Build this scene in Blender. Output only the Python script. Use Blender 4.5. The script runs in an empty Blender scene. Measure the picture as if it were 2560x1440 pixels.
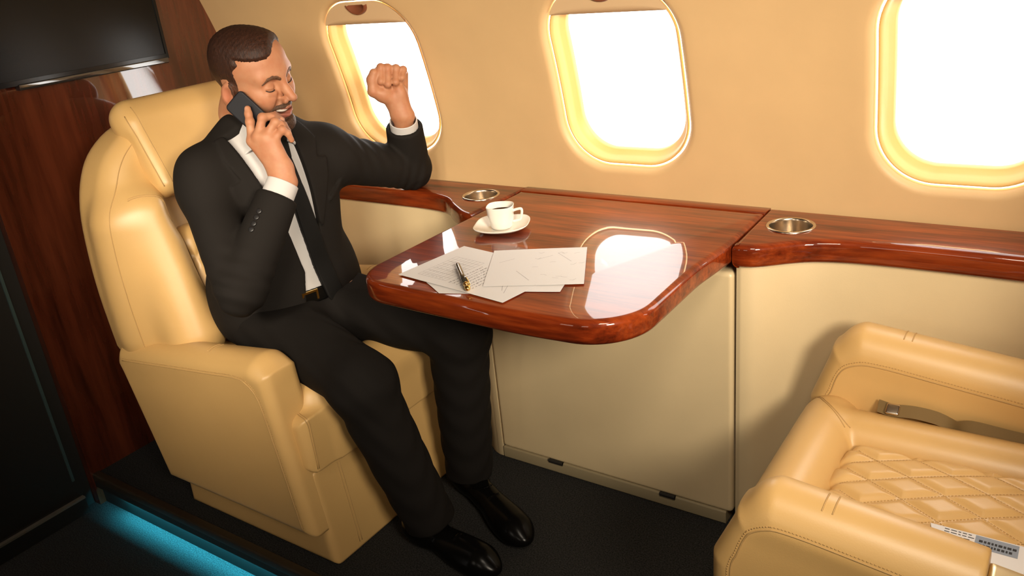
import bpy, bmesh, math, random
import numpy as np
from mathutils import Vector, Matrix
random.seed(7)
COL = bpy.context.scene.collection
SC = bpy.context.scene
PI = math.pi

# ------------------------------------------------------------------ camera
def build_camera():
    yaw, pitch, roll, f = -0.63585605, 0.38961579, -0.10488292, 2087.54288
    cy, sy, cp, sp = math.cos(yaw), math.sin(yaw), math.cos(pitch), math.sin(pitch)
    F = Vector((sy*cp, cy*cp, -sp)); r = Vector((cy, -sy, 0)); u = r.cross(F)
    c, s = math.cos(roll), math.sin(roll)
    R, U = c*r + s*u, -s*r + c*u
    cam = bpy.data.cameras.new('camera'); ob = bpy.data.objects.new('camera', cam); COL.objects.link(ob)
    m = Matrix.Identity(4)
    for i in range(3):
        m[i][0], m[i][1], m[i][2] = R[i], U[i], -F[i]
    m.translation = Vector((0, 0, 1.31))
    ob.matrix_world = m
    cam.sensor_width = 36; cam.lens = f/2560*36; cam.clip_start = .02
    SC.camera = ob
    return ob
CAM = build_camera()

# ------------------------------------------------------------------ naming
def tag(o, label=None, cat=None, group=None, kind=None):
    if label: o['label'] = label
    if cat: o['category'] = cat
    if group: o['group'] = group
    if kind: o['kind'] = kind
    return o
def empty(name, loc=(0, 0, 0), label=None, cat=None, group=None, kind=None, parent=None):
    o = bpy.data.objects.new(name, None); COL.objects.link(o); o.location = loc
    o.empty_display_size = .05
    if parent: o.parent = parent
    return tag(o, label, cat, group, kind)
def place(o, parent):
    """parent without moving: parents are unrotated Empties or meshes at a plain location"""
    if parent is not None:
        o.parent = parent
        p, t = parent, Vector((0, 0, 0))
        while p is not None:
            t += p.location; p = p.parent
        o.location = o.location - t
    return o
def mesh(name, verts, faces, mat, parent=None, smooth=True, origin=None):
    me = bpy.data.meshes.new(name)
    v = np.asarray(verts, dtype=np.float64).reshape(-1, 3)
    o = bpy.data.objects.new(name, me)
    if origin is not None:
        v = v - np.asarray(origin, float); o.location = origin
    if isinstance(faces, np.ndarray):
        n = len(faces); me.vertices.add(len(v)); me.vertices.foreach_set('co', v.ravel())
        me.loops.add(n*4); me.loops.foreach_set('vertex_index', faces.ravel().astype(np.int32))
        me.polygons.add(n); me.polygons.foreach_set('loop_start', np.arange(0, n*4, 4, dtype=np.int32))
        me.update(calc_edges=True)
    else:
        me.from_pydata(v.tolist(), [], [list(f) for f in faces]); me.update()
    if smooth:
        me.polygons.foreach_set('use_smooth', [True]*len(me.polygons))
    if mat is not None: me.materials.append(mat)
    COL.objects.link(o)
    place(o, parent)
    return o
def fix_normals(o):
    bm = bmesh.new(); bm.from_mesh(o.data); bmesh.ops.recalc_face_normals(bm, faces=bm.faces); bm.to_mesh(o.data); bm.free(); return o
def auto(o, ang=35):
    me = o.data
    me.polygons.foreach_set('use_smooth', [True]*len(me.polygons))
    bm = bmesh.new(); bm.from_mesh(me)
    for e in bm.edges:
        if len(e.link_faces) == 2 and e.calc_face_angle(0) > math.radians(ang): e.smooth = False
    bm.to_mesh(me); bm.free(); return o

class MB:
    """collects simple shapes into ONE mesh"""
    def __init__(s): s.v = []; s.f = []
    def add(s, v, f):
        k = len(s.v); s.v += [tuple(x) for x in v]; s.f += [tuple(i+k for i in q) for q in f]; return s
    def box(s, lo, hi, R=None, c=None):
        (x0, y0, z0), (x1, y1, z1) = lo, hi
        v = [(x0,y0,z0),(x1,y0,z0),(x1,y1,z0),(x0,y1,z0),(x0,y0,z1),(x1,y0,z1),(x1,y1,z1),(x0,y1,z1)]
        if R is not None: v = [tuple(np.array(R) @ (np.array(p)-c) + c) for p in v]
        return s.add(v, [(0,3,2,1),(4,5,6,7),(0,1,5,4),(1,2,6,5),(2,3,7,6),(3,0,4,7)])
    def tube(s, pts, r, n=8, closed=False, cap=True):
        P = [Vector(p) for p in pts]; m = len(P)
        rr = r if hasattr(r, '__len__') else [r]*m
        k = len(s.v); up = None
        for i, p in enumerate(P):
            a = P[(i-1) % m] if (closed or i > 0) else P[i]
            b = P[(i+1) % m] if (closed or i < m-1) else P[i]
            t = (b-a)
            if t.length < 1e-9: t = Vector((0, 0, 1))
            t.normalize()
            if up is None:
                up = t.orthogonal().normalized()
            else:
                up = (up - t*up.dot(t))
                up = up.normalized() if up.length > 1e-6 else t.orthogonal().normalized()
            w = t.cross(up)
            for j in range(n):
                an = 2*PI*j/n
                s.v.append(tuple(p + (up*math.cos(an) + w*math.sin(an))*rr[i]))
        for i in range(m if closed else m-1):
            for j in range(n):
                a, b = k+i*n+j, k+i*n+(j+1) % n
                c, d = k+((i+1) % m)*n+(j+1) % n, k+((i+1) % m)*n+j
                s.f.append((a, b, c, d))
        if cap and not closed:
            s.f.append(tuple(k+j for j in range(n))[::-1]); s.f.append(tuple(k+(m-1)*n+j for j in range(n)))
        return s
    def lathe(s, prof, c, n=40, closed_top=False, cap=True, sx=1, sy=1, power=2.0):
        """prof: list of (r, z); superellipse section"""
        k = len(s.v)
        for r, z in prof:
            for j in range(n):
                a = 2*PI*j/n; ca, sa = math.cos(a), math.sin(a)
                q = (abs(ca)**power + abs(sa)**power)**(-1/power)
                s.v.append((c[0]+r*q*ca*sx, c[1]+r*q*sa*sy, c[2]+z))
        m = len(prof)
        for i in range(m-1):
            for j in range(n):
                s.f.append((k+i*n+j, k+i*n+(j+1) % n, k+(i+1)*n+(j+1) % n, k+(i+1)*n+j))
        if cap and prof[0][0] > 1e-6: s.f.append(tuple(k+j for j in range(n))[::-1])
        if closed_top: s.f.append(tuple(k+(m-1)*n+j for j in range(n)))
        return s
    def build(s, name, mat, parent=None, smooth=True, origin=None, normals=True, ang=None):
        o = mesh(name, s.v, s.f, mat, parent, smooth, origin)
        if normals: fix_normals(o)
        if ang: auto(o, ang)
        return o

def smooth_poly(pts, n=8, closed=True):
    """Catmull-Rom through points"""
    P = [np.array(p, float) for p in pts]; out = []; m = len(P)
    rng = range(m) if closed else range(m-1)
    for i in rng:
        p1, p2 = P[i], P[(i+1) % m]
        p0 = P[(i-1) % m] if (closed or i > 0) else 2*p1-p2
        p3 = P[(i+2) % m] if (closed or i < m-2) else 2*p2-p1
        for j in range(n):
            t = j/n
            out.append(.5*((2*p1)+(-p0+p2)*t+(2*p0-5*p1+4*p2-p3)*t*t+(-p0+3*p1-3*p2+p3)*t**3))
    if not closed: out.append(P[-1])
    return out
def round_corners(pts, radii, n=8):
    out = []; m = len(pts)
    for i in range(m):
        p = np.array(pts[i], float); a = np.array(pts[i-1], float); b = np.array(pts[(i+1) % m], float); r = radii[i]
        if r <= 0: out.append(p); continue
        u = (a-p)/np.linalg.norm(a-p); w = (b-p)/np.linalg.norm(b-p)
        half = math.acos(np.clip(np.dot(u, w), -1, 1))/2; d = r/math.tan(half)
        p1, p2 = p+u*d, p+w*d; bis = (u+w); bis /= np.linalg.norm(bis); c = p+bis*r/math.sin(half)
        a1 = math.atan2(*(p1-c)[::-1]); a2 = math.atan2(*(p2-c)[::-1]); da = (a2-a1+PI) % (2*PI)-PI
        for j in range(n+1): an = a1+da*j/n; out.append(c+r*np.array([math.cos(an), math.sin(an)]))
    return out
def resample(pts, step):
    P = [np.array(p, float) for p in pts]; P.append(P[0]); out = []
    for a, b in zip(P[:-1], P[1:]):
        n = max(1, int(np.linalg.norm(b-a)/step))
        out += [a+(b-a)*j/n for j in range(n)]
    return out
def poly_area(P): return .5*sum(P[i-1][0]*P[i][1]-P[i][0]*P[i-1][1] for i in range(len(P)))
def slab(mb, outline, z0, z1, r, seg=6, edges=None):
    """flat slab with a rounded edge; outline CCW list of 2D points; edges: per-point factor 0..1 of rounding"""
    P = [np.array(p, float) for p in outline]
    if poly_area(P) < 0: P = P[::-1]; edges = edges[::-1] if edges is not None else None
    m = len(P); N = []
    for i in range(m):
        t = P[(i+1) % m]-P[i-1]; t /= (np.linalg.norm(t)+1e-12); N.append(np.array([t[1], -t[0]]))
    ed = [1.]*m if edges is None else edges
    k = len(mb.v); rings = []
    prof = [(1-math.cos(a), 1-math.sin(a)) for a in np.linspace(PI/2, 0, seg+1)]   # (inset from edge, depth from top)
    for ins, dep in [(1-math.sin(0)*0 if False else p[0], p[1]) for p in prof]:
        rings.append((ins*r, z1-dep*r))
    for ins, dep in prof[::-1]:
        rings.append((ins*r, z0+dep*r))
    for ins, z in rings:
        for i in range(m):
            q = P[i]-N[i]*ins*ed[i]; mb.v.append((q[0], q[1], z))
    for a in range(len(rings)-1):
        for i in range(m):
            mb.f.append((k+a*m+i, k+(a+1)*m+i, k+(a+1)*m+(i+1) % m, k+a*m+(i+1) % m))
    mb.f.append(tuple(k+i for i in range(m))); L = (len(rings)-1)*m
    mb.f.append(tuple(k+L+i for i in range(m))[::-1])
    return mb

# ------------------------------------------------------------------ signed-distance modelling
def A(x): return np.asarray(x, dtype=np.float32)
def smin(a, b, k):
    if k <= 0: return np.minimum(a, b)
    h = np.maximum(k-np.abs(a-b), 0)/k
    return np.minimum(a, b)-h*h*k*.25
def smax(a, b, k): return -smin(-a, -b, k)
class Frame:
    def __init__(s, o=(0, 0, 0), R=None):
        s.o = np.array(o, float); s.R = np.eye(3) if R is None else np.array(R, float)   # columns = local axes in world
    def w(s, p): return s.R @ np.array(p, float)+s.o
    def loc(s, P): return (P-A(s.o)) @ A(s.R)
W0 = Frame()
def rot_cols(f, up):
    f = np.array(f, float); f /= np.linalg.norm(f); up = np.array(up, float); up -= f*np.dot(up, f); up /= np.linalg.norm(up)
    return np.stack([f, np.cross(up, f), up], 1)       # x fwd, y left, z up
class Sdf:
    """ordered list of primitives, each blended into the running distance"""
    def __init__(s): s.p = []
    def _a(s, fn, c, r, op, k): s.p.append((fn, A(c), float(r), op, float(k))); return s
    def cone(s, a, b, r1, r2=None, k=.01, op='u', F=W0):
        r2 = r1 if r2 is None else r2
        a, b = A(F.w(a)), A(F.w(b)); ba = b-a; L2 = float(ba @ ba)+1e-12
        def fn(P):
            t = np.clip(((P-a) @ ba)/L2, 0, 1)
            q = P-a-t[:, None]*ba
            return np.sqrt((q*q).sum(1))-(r1+(r2-r1)*t)
        return s._a(fn, (a+b)/2, math.sqrt(L2)/2+max(r1, r2), op, k)
    def chain(s, pts, rad, k=.01, op='u', F=W0):
        for i in range(len(pts)-1):
            s.cone(pts[i], pts[i+1], rad[i], rad[i+1], k, op, F)
        return s
    def ball(s, c, r, k=.01, op='u', F=W0):
        c = A(F.w(c))
        def fn(P):
            q = P-c; return np.sqrt((q*q).sum(1))-r
        return s._a(fn, c, r, op, k)
    def ell(s, c, rad, k=.01, op='u', F=W0, R=None):
        cc = A(F.w(c)); M = A(F.R @ (np.eye(3) if R is None else R)); rad = A(rad)
        def fn(P):
            q = (P-cc) @ M
            k0 = np.sqrt(((q/rad)**2).sum(1)); k1 = np.sqrt(((q/(rad*rad))**2).sum(1))+1e-9
            return k0*(k0-1)/k1
        return s._a(fn, cc, float(rad.max()), op, k)
    def box(s, c, half, r=.01, k=.01, op='u', F=W0, R=None):
        cc = A(F.w(c)); M = A(F.R @ (np.eye(3) if R is None else R)); h = A(half)-r
        def fn(P):
            q = np.abs((P-cc) @ M)-h
            return np.sqrt((np.maximum(q, 0)**2).sum(1))+np.minimum(q.max(1), 0)-r
        return s._a(fn, cc, float(np.linalg.norm(half)), op, k)
    def cyl(s, a, b, r1, r2=None, rnd=.004, k=.005, op='u', F=W0):
        """flat-ended tapered cylinder"""
        r2 = r1 if r2 is None else r2
        a, b = A(F.w(a)), A(F.w(b)); ba = b-a; L = float(np.linalg.norm(ba)); u = ba/L
        def fn(P):
            t = (P-a) @ u; q = P-a-t[:, None]*u
            d1 = np.sqrt((q*q).sum(1))-(r1+(r2-r1)*np.clip(t/L, 0, 1))+rnd; d2 = np.abs(t-L/2)-L/2+rnd
            return np.minimum(np.maximum(d1, d2), 0)+np.sqrt(np.maximum(d1, 0)**2+np.maximum(d2, 0)**2)-rnd
        return s._a(fn, (a+b)/2, L/2+max(r1, r2), op, k)
    def prism(s, poly, axis, lo, hi, r=.01, k=.01, op='u', F=W0):
        """2D polygon (in the two local axes other than axis, cyclic order) swept lo..hi along axis, edges rounded by r"""
        pts = [np.array(p, np.float32) for p in poly]; a1, a2 = [(1, 2), (0, 2), (0, 1)][axis]
        Pn = np.array(poly); c = np.zeros(3); c[a1], c[a2] = (Pn.min(0)+Pn.max(0))/2; c[axis] = (lo+hi)/2
        rad = np.linalg.norm([np.ptp(Pn[:, 0])/2, np.ptp(Pn[:, 1])/2, (hi-lo)/2])
        def fn(P):
            L = F.loc(P); d1 = poly2d(L[:, a1], L[:, a2], pts)+r; d2 = np.abs(L[:, axis]-(lo+hi)/2)-(hi-lo)/2+r
            return np.minimum(np.maximum(d1, d2), 0)+np.sqrt(np.maximum(d1, 0)**2+np.maximum(d2, 0)**2)-r
        return s._a(fn, F.w(c), rad, op, k)
    def fn(s, f, c, r, op='u', k=0.): return s._a(f, c, r, op, k)
    def ev(s, P, c=None, R=0.):
        d = np.full(len(P), .6, np.float32)
        for fn, cc, rr, op, k in s.p:
            if c is not None:
                lb = float(np.linalg.norm(cc-c))-rr-R
                if op in 'us' and lb > max(k, .03)+.01: continue
            e = fn(P)
            if op == 'u': d = smin(d, e, k)
            elif op == 's': d = smax(d, -e, k)
            elif op == 'i': d = smax(d, e, k)
            elif op == 'd': d = d+e                       # displacement
        return d
    def __call__(s, P): return s.ev(P)
    def bounds(s):
        lo = np.full(3, 1e9); hi = -lo
        for fn, c, r, op, k in s.p:
            if op == 'u': lo = np.minimum(lo, c-r); hi = np.maximum(hi, c+r)
        return lo, hi
def poly2d(x, y, pts):
    n = len(pts); d = np.full(x.shape, 1e9, np.float32); s = np.ones(x.shape, np.float32)
    for i in range(n):
        a, b = pts[i], pts[i-1]
        ex, ey = b[0]-a[0], b[1]-a[1]; wx, wy = x-a[0], y-a[1]
        t = np.clip((wx*ex+wy*ey)/(ex*ex+ey*ey+1e-12), 0, 1)
        bx, by = wx-ex*t, wy-ey*t; d = np.minimum(d, bx*bx+by*by)
        c1 = y >= a[1]; c2 = y < b[1]; c3 = ex*wy > ey*wx
        flip = (c1 & c2 & c3) | (~c1 & ~c2 & ~c3)
        s = np.where(flip, -s, s)
    return s*np.sqrt(d)
def nets(sdf, h, lo=None, hi=None, pad=.012):
    """surface-nets mesh of an Sdf, evaluated only near the surface"""
    if lo is None: lo, hi = sdf.bounds()
    lo = np.array(lo, float)-pad; hi = np.array(hi, float)+pad
    B = 8; nb = np.ceil((hi-lo)/(h*B)).astype(int); n = nb*B+1
    bi = np.stack(np.meshgrid(*[np.arange(k) for k in nb], indexing='ij'), -1).reshape(-1, 3)
    cen = (lo+(bi+.5)*h*B).astype(np.float32)
    dc = np.concatenate([sdf.ev(cen[i:i+200000]) for i in range(0, len(cen), 200000)])
    act = np.abs(dc) < h*B*.866*1.7+.006
    fld = np.repeat(np.repeat(np.repeat(dc.reshape(nb), B, 0), B, 1), B, 2)
    fld = np.pad(fld, ((0, 1),)*3, mode='edge').astype(np.float32)
    g = np.stack(np.meshgrid(*[np.arange(B+1)]*3, indexing='ij'), -1).reshape(-1, 3)
    ab = bi[act]; key = (ab[:, 0]//4)*1000000+(ab[:, 1]//4)*1000+ab[:, 2]//4
    order = np.argsort(key, kind='stable'); ab = ab[order]; key = key[order]
    cuts = np.flatnonzero(np.diff(key))+1
    for grp in np.split(ab, cuts):
        if len(grp) == 0: continue
        idx = (grp[:, None, :]*B+g[None]).reshape(-1, 3)
        P = (lo+idx*h).astype(np.float32)
        c = (P.min(0)+P.max(0))/2; R = float(np.linalg.norm(P.max(0)-c))
        fld[idx[:, 0], idx[:, 1], idx[:, 2]] = sdf.ev(P, c, R)
    s = fld < 0
    cnt = np.zeros(n-1, np.int8)
    for a in (0, 1):
        for b in (0, 1):
            for c in (0, 1):
                cnt += s[a:n[0]-1+a, b:n[1]-1+b, c:n[2]-1+c]
    cells = np.argwhere((cnt > 0) & (cnt < 8))
    corner = [(a, b, c) for a in (0, 1) for b in (0, 1) for c in (0, 1)]
    V = np.stack([fld[cells[:, 0]+a, cells[:, 1]+b, cells[:, 2]+c] for a, b, c in corner], 1)
    acc = np.zeros((len(cells), 3)); num = np.zeros(len(cells))
    for i in range(8):
        for j in range(i+1, 8):
            if sum(abs(corner[i][q]-corner[j][q]) for q in range(3)) != 1: continue
            va, vb = V[:, i], V[:, j]; m = (va < 0) != (vb < 0)
            t = np.where(m, va/np.where(m, va-vb, 1), 0)
            pt = np.array(corner[i])+t[:, None]*(np.array(corner[j])-np.array(corner[i]))
            acc += np.where(m[:, None], pt, 0); num += m
    verts = lo+(cells+acc/num[:, None])*h
    lin = (cells[:, 0].astype(np.int64)*n[1]+cells[:, 1])*n[2]+cells[:, 2]
    faces = []
    for ax in range(3):
        d = [0, 0, 0]; d[ax] = 1; e1, e2 = [(1, 2), (2, 0), (0, 1)][ax]
        sl = [slice(0, n[q]-d[q]) for q in range(3)]; sh = [slice(d[q], n[q]) for q in range(3)]
        x = s[tuple(sl)] != s[tuple(sh)]
        ed = np.argwhere(x); ok = (ed[:, e1] > 0) & (ed[:, e2] > 0) & (ed[:, e1] < n[e1]-1) & (ed[:, e2] < n[e2]-1); ed = ed[ok]
        ins = s[ed[:, 0], ed[:, 1], ed[:, 2]]
        q = []
        for o1, o2 in ((-1, -1), (0, -1), (0, 0), (-1, 0)):
            c = ed.copy(); c[:, e1] += o1; c[:, e2] += o2
            q.append(np.searchsorted(lin, (c[:, 0].astype(np.int64)*n[1]+c[:, 1])*n[2]+c[:, 2]))
        q = np.stack(q, 1); q[~ins] = q[~ins][:, ::-1]; faces.append(q)
    return verts, np.concatenate(faces)
def sdf_obj(name, sdf, h, mat, parent=None, color=None, relax=1, lo=None, hi=None, origin=None, proj=True):
    v, f = nets(sdf, h, lo, hi)
    if proj:                                              # pull the vertices onto the true surface
        for _ in range(relax):
            e = h*.4; P = v.astype(np.float32); d = sdf.ev(P)
            gx = np.stack([sdf.ev(P+A(ax)*e)-d for ax in ((1,0,0),(0,1,0),(0,0,1))], 1)/e
            v = v-np.clip(d, -h*.5, h*.5)[:, None]*gx/np.maximum((gx*gx).sum(1), .3)[:, None]
    o = mesh(name, v, f, mat, parent, True, origin)
    if color is not None:
        ca = o.data.color_attributes.new('tint', 'FLOAT_COLOR', 'POINT')
        c = np.ones((len(v), 4), np.float32); c[:, :3] = color(v); ca.data.foreach_set('color', c.ravel())
    return o
def onto(sdf, pts, off=0., n=6):
    P = A(pts).copy(); e = .0015
    for _ in range(n):
        d = sdf.ev(P)-off
        g = np.stack([sdf.ev(P+A(ax)*e)-sdf.ev(P-A(ax)*e) for ax in ((1,0,0),(0,1,0),(0,0,1))], 1)/(2*e)
        P = P-d[:, None]*g/np.maximum((g*g).sum(1), .25)[:, None]
    return P
# ------------------------------------------------------------------ materials
def srgb(r, g, b): return tuple(((c/255)/12.92 if c <= 10.3 else ((c/255+.055)/1.055)**2.4) for c in (r, g, b))+(1.,)
class NT:
    def __init__(s, name):
        s.m = bpy.data.materials.new(name); s.m.use_nodes = True; s.t = s.m.node_tree; s.n = s.t.nodes; s.l = s.t.links
        s.b = s.n['Principled BSDF']; s.out = s.n['Material Output']
    def new(s, t, **kw):
        n = s.n.new(t)
        for k, v in kw.items():
            if k in n.inputs: n.inputs[k].default_value = v
            else: setattr(n, k, v)
        return n
    def set(s, **kw):
        for k, v in kw.items(): s.b.inputs[k.replace('_', ' ')].default_value = v
        return s
    def link(s, a, b): s.l.new(a, b)
    def bump(s, height, strength=.2, dist=.001):
        b = s.new('ShaderNodeBump'); b.inputs['Strength'].default_value = strength; b.inputs['Distance'].default_value = dist
        s.link(height, b.inputs['Height']); s.link(b.outputs[0], s.b.inputs['Normal']); return b
    def coord(s, scale=(1, 1, 1)):
        tc = s.new('ShaderNodeTexCoord'); mp = s.new('ShaderNodeMapping'); mp.inputs['Scale'].default_value = scale
        s.link(tc.outputs['Object'], mp.inputs['Vector']); return mp.outputs[0]
    def noise(s, vec, scale, detail=4, rough=.5):
        n = s.new('ShaderNodeTexNoise'); n.inputs['Scale'].default_value = scale; n.inputs['Detail'].default_value = detail; n.inputs['Roughness'].default_value = rough
        s.link(vec, n.inputs['Vector']); return n.outputs['Fac']
    def ramp(s, fac, stops):
        r = s.new('ShaderNodeValToRGB'); e = r.color_ramp.elements
        while len(e) < len(stops): e.new(.5)
        for q, (p, c) in zip(e, stops): q.position = p; q.color = c
        s.link(fac, r.inputs[0]); return r.outputs[0]
    def mix(s, a, b, fac, mode='MIX'):
        m = s.new('ShaderNodeMix'); m.data_type = 'RGBA'; m.blend_type = mode
        for sock, v in ((m.inputs[0], fac), (m.inputs[6], a), (m.inputs[7], b)):
            if hasattr(v, 'is_linked') or hasattr(v, 'node'): s.link(v, sock)
            else: sock.default_value = v
        return m.outputs[2]
def leather(name, col, rough=.42, grain=420):
    t = NT(name); c = t.coord()
    base = t.mix(col, tuple(x*.88 for x in col[:3])+(1,), t.noise(c, 9, 3))
    t.link(base, t.b.inputs['Base Color']); t.set(Roughness=rough, Specular_IOR_Level=.5, Coat_Weight=.22, Coat_Roughness=.36)
    v = t.new('ShaderNodeTexVoronoi', Scale=grain); t.link(c, v.inputs['Vector'])
    t.bump(v.outputs['Distance'], .10, .0006); return t.m
def plain(name, col, rough=.5, metal=0., spec=.5, coat=0., bump=None):
    t = NT(name); t.set(Base_Color=col, Roughness=rough, Metallic=metal, Specular_IOR_Level=spec, Coat_Weight=coat)
    if bump: t.bump(t.noise(t.coord(), bump[0], 5), bump[1], bump[2])
    return t.m
def wood(name, stretch, dark, mid, light, scale=1., rough=.35, coat=.8, ior=1.5):
    t = NT(name); c = t.coord(tuple(x*scale for x in stretch))
    n1 = t.noise(c, 1.0, 6, .62); n2 = t.noise(t.coord(tuple(x*scale*5 for x in stretch)), 1.0, 3, .5)
    w = t.new('ShaderNodeMath', operation='MULTIPLY_ADD'); t.link(n2, w.inputs[0]); w.inputs[1].default_value = .35; t.link(n1, w.inputs[2])
    col = t.ramp(w.outputs[0], [(.42, dark), (.62, mid), (.86, light)])
    t.link(col, t.b.inputs['Base Color']); t.set(Roughness=rough, Coat_Weight=coat, Coat_Roughness=.03, Coat_IOR=ior, Specular_IOR_Level=.05)
    return t.m
def carpet(name, col, col2):
    t = NT(name); c = t.coord(); n = t.noise(c, 300, 3, .8)
    t.link(t.ramp(n, [(.38, col), (.68, col2)]), t.b.inputs['Base Color']); t.set(Roughness=.95, Specular_IOR_Level=.1)
    t.bump(n, .8, .004); return t.m
def skinmat(name):
    t = NT(name); a = t.new('ShaderNodeAttribute'); a.attribute_name = 'tint'
    c = t.coord(); n = t.noise(c, 60, 4)
    base = t.mix(a.outputs['Color'], t.mix(a.outputs['Color'], (.80, .52, .42, 1), 1., 'MULTIPLY'), n)
    t.link(base, t.b.inputs['Base Color']); t.set(Roughness=.54, Specular_IOR_Level=.38, Subsurface_Weight=.12, Subsurface_Radius=(.012, .004, .002), Subsurface_Scale=.6)
    t.bump(t.noise(c, 900, 3), .12, .0006); return t.m
def hairmat(name, c1, c2, stretch=(500, 160, 160)):
    t = NT(name); c = t.coord(stretch); n = t.noise(c, 1, 3, .7)
    a = t.new('ShaderNodeAttribute'); a.attribute_name = 'tint'
    col = t.mix(t.ramp(n, [(.35, c1), (.75, c2)]), a.outputs['Color'], 1., 'MULTIPLY')
    t.link(col, t.b.inputs['Base Color']); t.set(Roughness=.55, Specular_IOR_Level=.3)
    t.bump(n, .7, .002); return t.m
def fabric(name, col, rough=.8, scale=1500, sheen=0.):
    t = NT(name); c = t.coord(); t.set(Base_Color=col, Roughness=rough, Specular_IOR_Level=.12, Sheen_Weight=sheen)
    t.bump(t.noise(c, scale, 2), .25, .0004); return t.m

M = {}
M['leather'] = leather('seat_leather', (.61, .378, .140, 1))
M['leather_dark'] = leather('seat_leather_side', (.56, .35, .145, 1))
M['thread'] = plain('stitch_thread', (.44, .27, .10, 1), .7)
M['panel'] = leather('side_panel_leather', (.66, .515, .30, 1), .45, 300)
M['wall'] = leather('cabin_wall_leather', (.70, .465, .225, 1), .6, 260)
M['ceiling'] = plain('ceiling_fabric', (.22, .16, .10, 1), .8)
M['far_wall'] = plain('far_wall_veneer', (.09, .04, .02, 1), .5)
M['reveal'] = plain('window_reveal_plastic', (.72, .43, .14, 1), .45)
M['shade'] = plain('window_shade_plastic', (.66, .46, .26, 1), .5)
M['handle'] = plain('shade_handle_plastic', (.20, .06, .025, 1), .35)
wd = ((.022, .0034, .0013, 1), (.125, .0155, .0032, 1), (.27, .043, .007, 1))
M['wood_x'] = wood('table_wood', (2.2, 26, 26), *wd)
M['wood_z'] = wood('bulkhead_wood', (22, 16, 1.6), (.022, .005, .0025, 1), (.075, .015, .006, 1), (.12, .026, .010, 1), coat=1., ior=1.9)
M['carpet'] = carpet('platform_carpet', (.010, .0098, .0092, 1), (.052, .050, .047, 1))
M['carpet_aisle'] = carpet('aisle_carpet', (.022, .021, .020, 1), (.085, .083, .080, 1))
M['dark'] = plain('dark_panel', (.022, .0195, .0165, 1), .55, 0., .25)
M['trim'] = plain('bronze_trim', (.034, .022, .011, 1), .45)
M['pale_trim'] = plain('pale_trim', (.16, .14, .11, 1), .45)
M['steel'] = plain('brushed_steel', (.62, .54, .44, 1), .22, 1.)
M['gold'] = plain('gold_metal', (.85, .58, .18, 1), .2, 1.)
M['champagne'] = plain('champagne_metal', (.85, .74, .46, 1), .38, 1.)
M['screen'] = plain('tv_screen', (.003, .003, .0027, 1), .25, 0., .26)
M['bezel'] = plain('tv_bezel', (.007, .007, .007, 1), .15, 0., .3)
M['tvstrip'] = plain('tv_lower_strip', (.02, .02, .02, 1), .06, 0., 1., 1.)
M['porcelain'] = plain('white_porcelain', (.82, .78, .70, 1), .12, 0., .5, .6)
M['coffee'] = plain('coffee', (.035, .014, .005, 1), .08)
M['paper'] = plain('white_paper', (.66, .64, .63, 1), .7)
M['ink'] = plain('grey_ink', (.30, .28, .28, 1), .8)
M['inkdark'] = plain('dark_ink', (.16, .15, .15, 1), .8)
M['black_lacquer'] = plain('black_lacquer', (.03, .028, .022, 1), .12, 0., .6, 1.)
M['suit'] = fabric('suit_wool', (.0112, .0092, .0078, 1), .8, 1500, 0.)
M['trouser'] = fabric('trouser_wool', (.0085, .0070, .0060, 1), .85)
M['satin'] = fabric('lapel_satin', (.020, .018, .017, 1), .42, 900)
M['tie'] = fabric('tie_silk', (.0075, .007, .0065, 1), .55, 900)
M['shirt'] = fabric('shirt_cotton', (.52, .50, .49, 1), .75, 1200)
M['button'] = plain('suit_button', (.012, .011, .011, 1), .35)
M['skin'] = skinmat('skin')
M['hair'] = hairmat('hair', (.014, .0055, .003, 1), (.06, .020, .009, 1))
M['beard'] = hairmat('beard_hair', (.022, .011, .006, 1), (.13, .065, .035, 1), (400, 400, 400))
M['brow'] = hairmat('eyebrow_hair', (.06, .025, .012, 1), (.17, .085, .045, 1))
M['eye'] = plain('eyeball', (.75, .70, .66, 1), .15)
M['lash'] = plain('eyelash', (.02, .01, .006, 1), .6)
M['teeth'] = plain('teeth', (.80, .74, .66, 1), .25)
M['mouth'] = plain('mouth_inside', (.10, .02, .015, 1), .5)
M['shoe'] = plain('shoe_leather', (.003, .0028, .0026, 1), .22, 0., .12)
M['phone'] = plain('phone_case', (.009, .009, .012, 1), .45, 0., .22)
M['phone_edge'] = plain('phone_edge', (.05, .05, .06, 1), .25)
M['glass_black'] = plain('phone_glass', (.01, .01, .012, 1), .05)
M['belt_web'] = fabric('seat_belt_webbing', (.17, .11, .045, 1), .7)
def pane_mat():
    t = NT('window_pane'); t.n.remove(t.b)
    tr = t.new('ShaderNodeBsdfTransparent'); gl = t.new('ShaderNodeBsdfGlossy'); gl.inputs['Roughness'].default_value = .02
    fr = t.new('ShaderNodeFresnel'); fr.inputs['IOR'].default_value = 1.45
    mx = t.new('ShaderNodeMixShader'); t.link(fr.outputs[0], mx.inputs[0]); t.link(tr.outputs[0], mx.inputs[1]); t.link(gl.outputs[0], mx.inputs[2])
    t.link(mx.outputs[0], t.out.inputs['Surface']); return t.m
M['pane'] = pane_mat()
def emit(name, col, s):
    t = NT(name); t.set(Base_Color=(0, 0, 0, 1), Emission_Color=col, Emission_Strength=s); return t.m
M['led_blue'] = emit('blue_led', (.03, .44, .62, 1), 230.)
M['glow_warm'] = emit('warm_glow', (1., .74, .38, 1), 7.)
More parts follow.
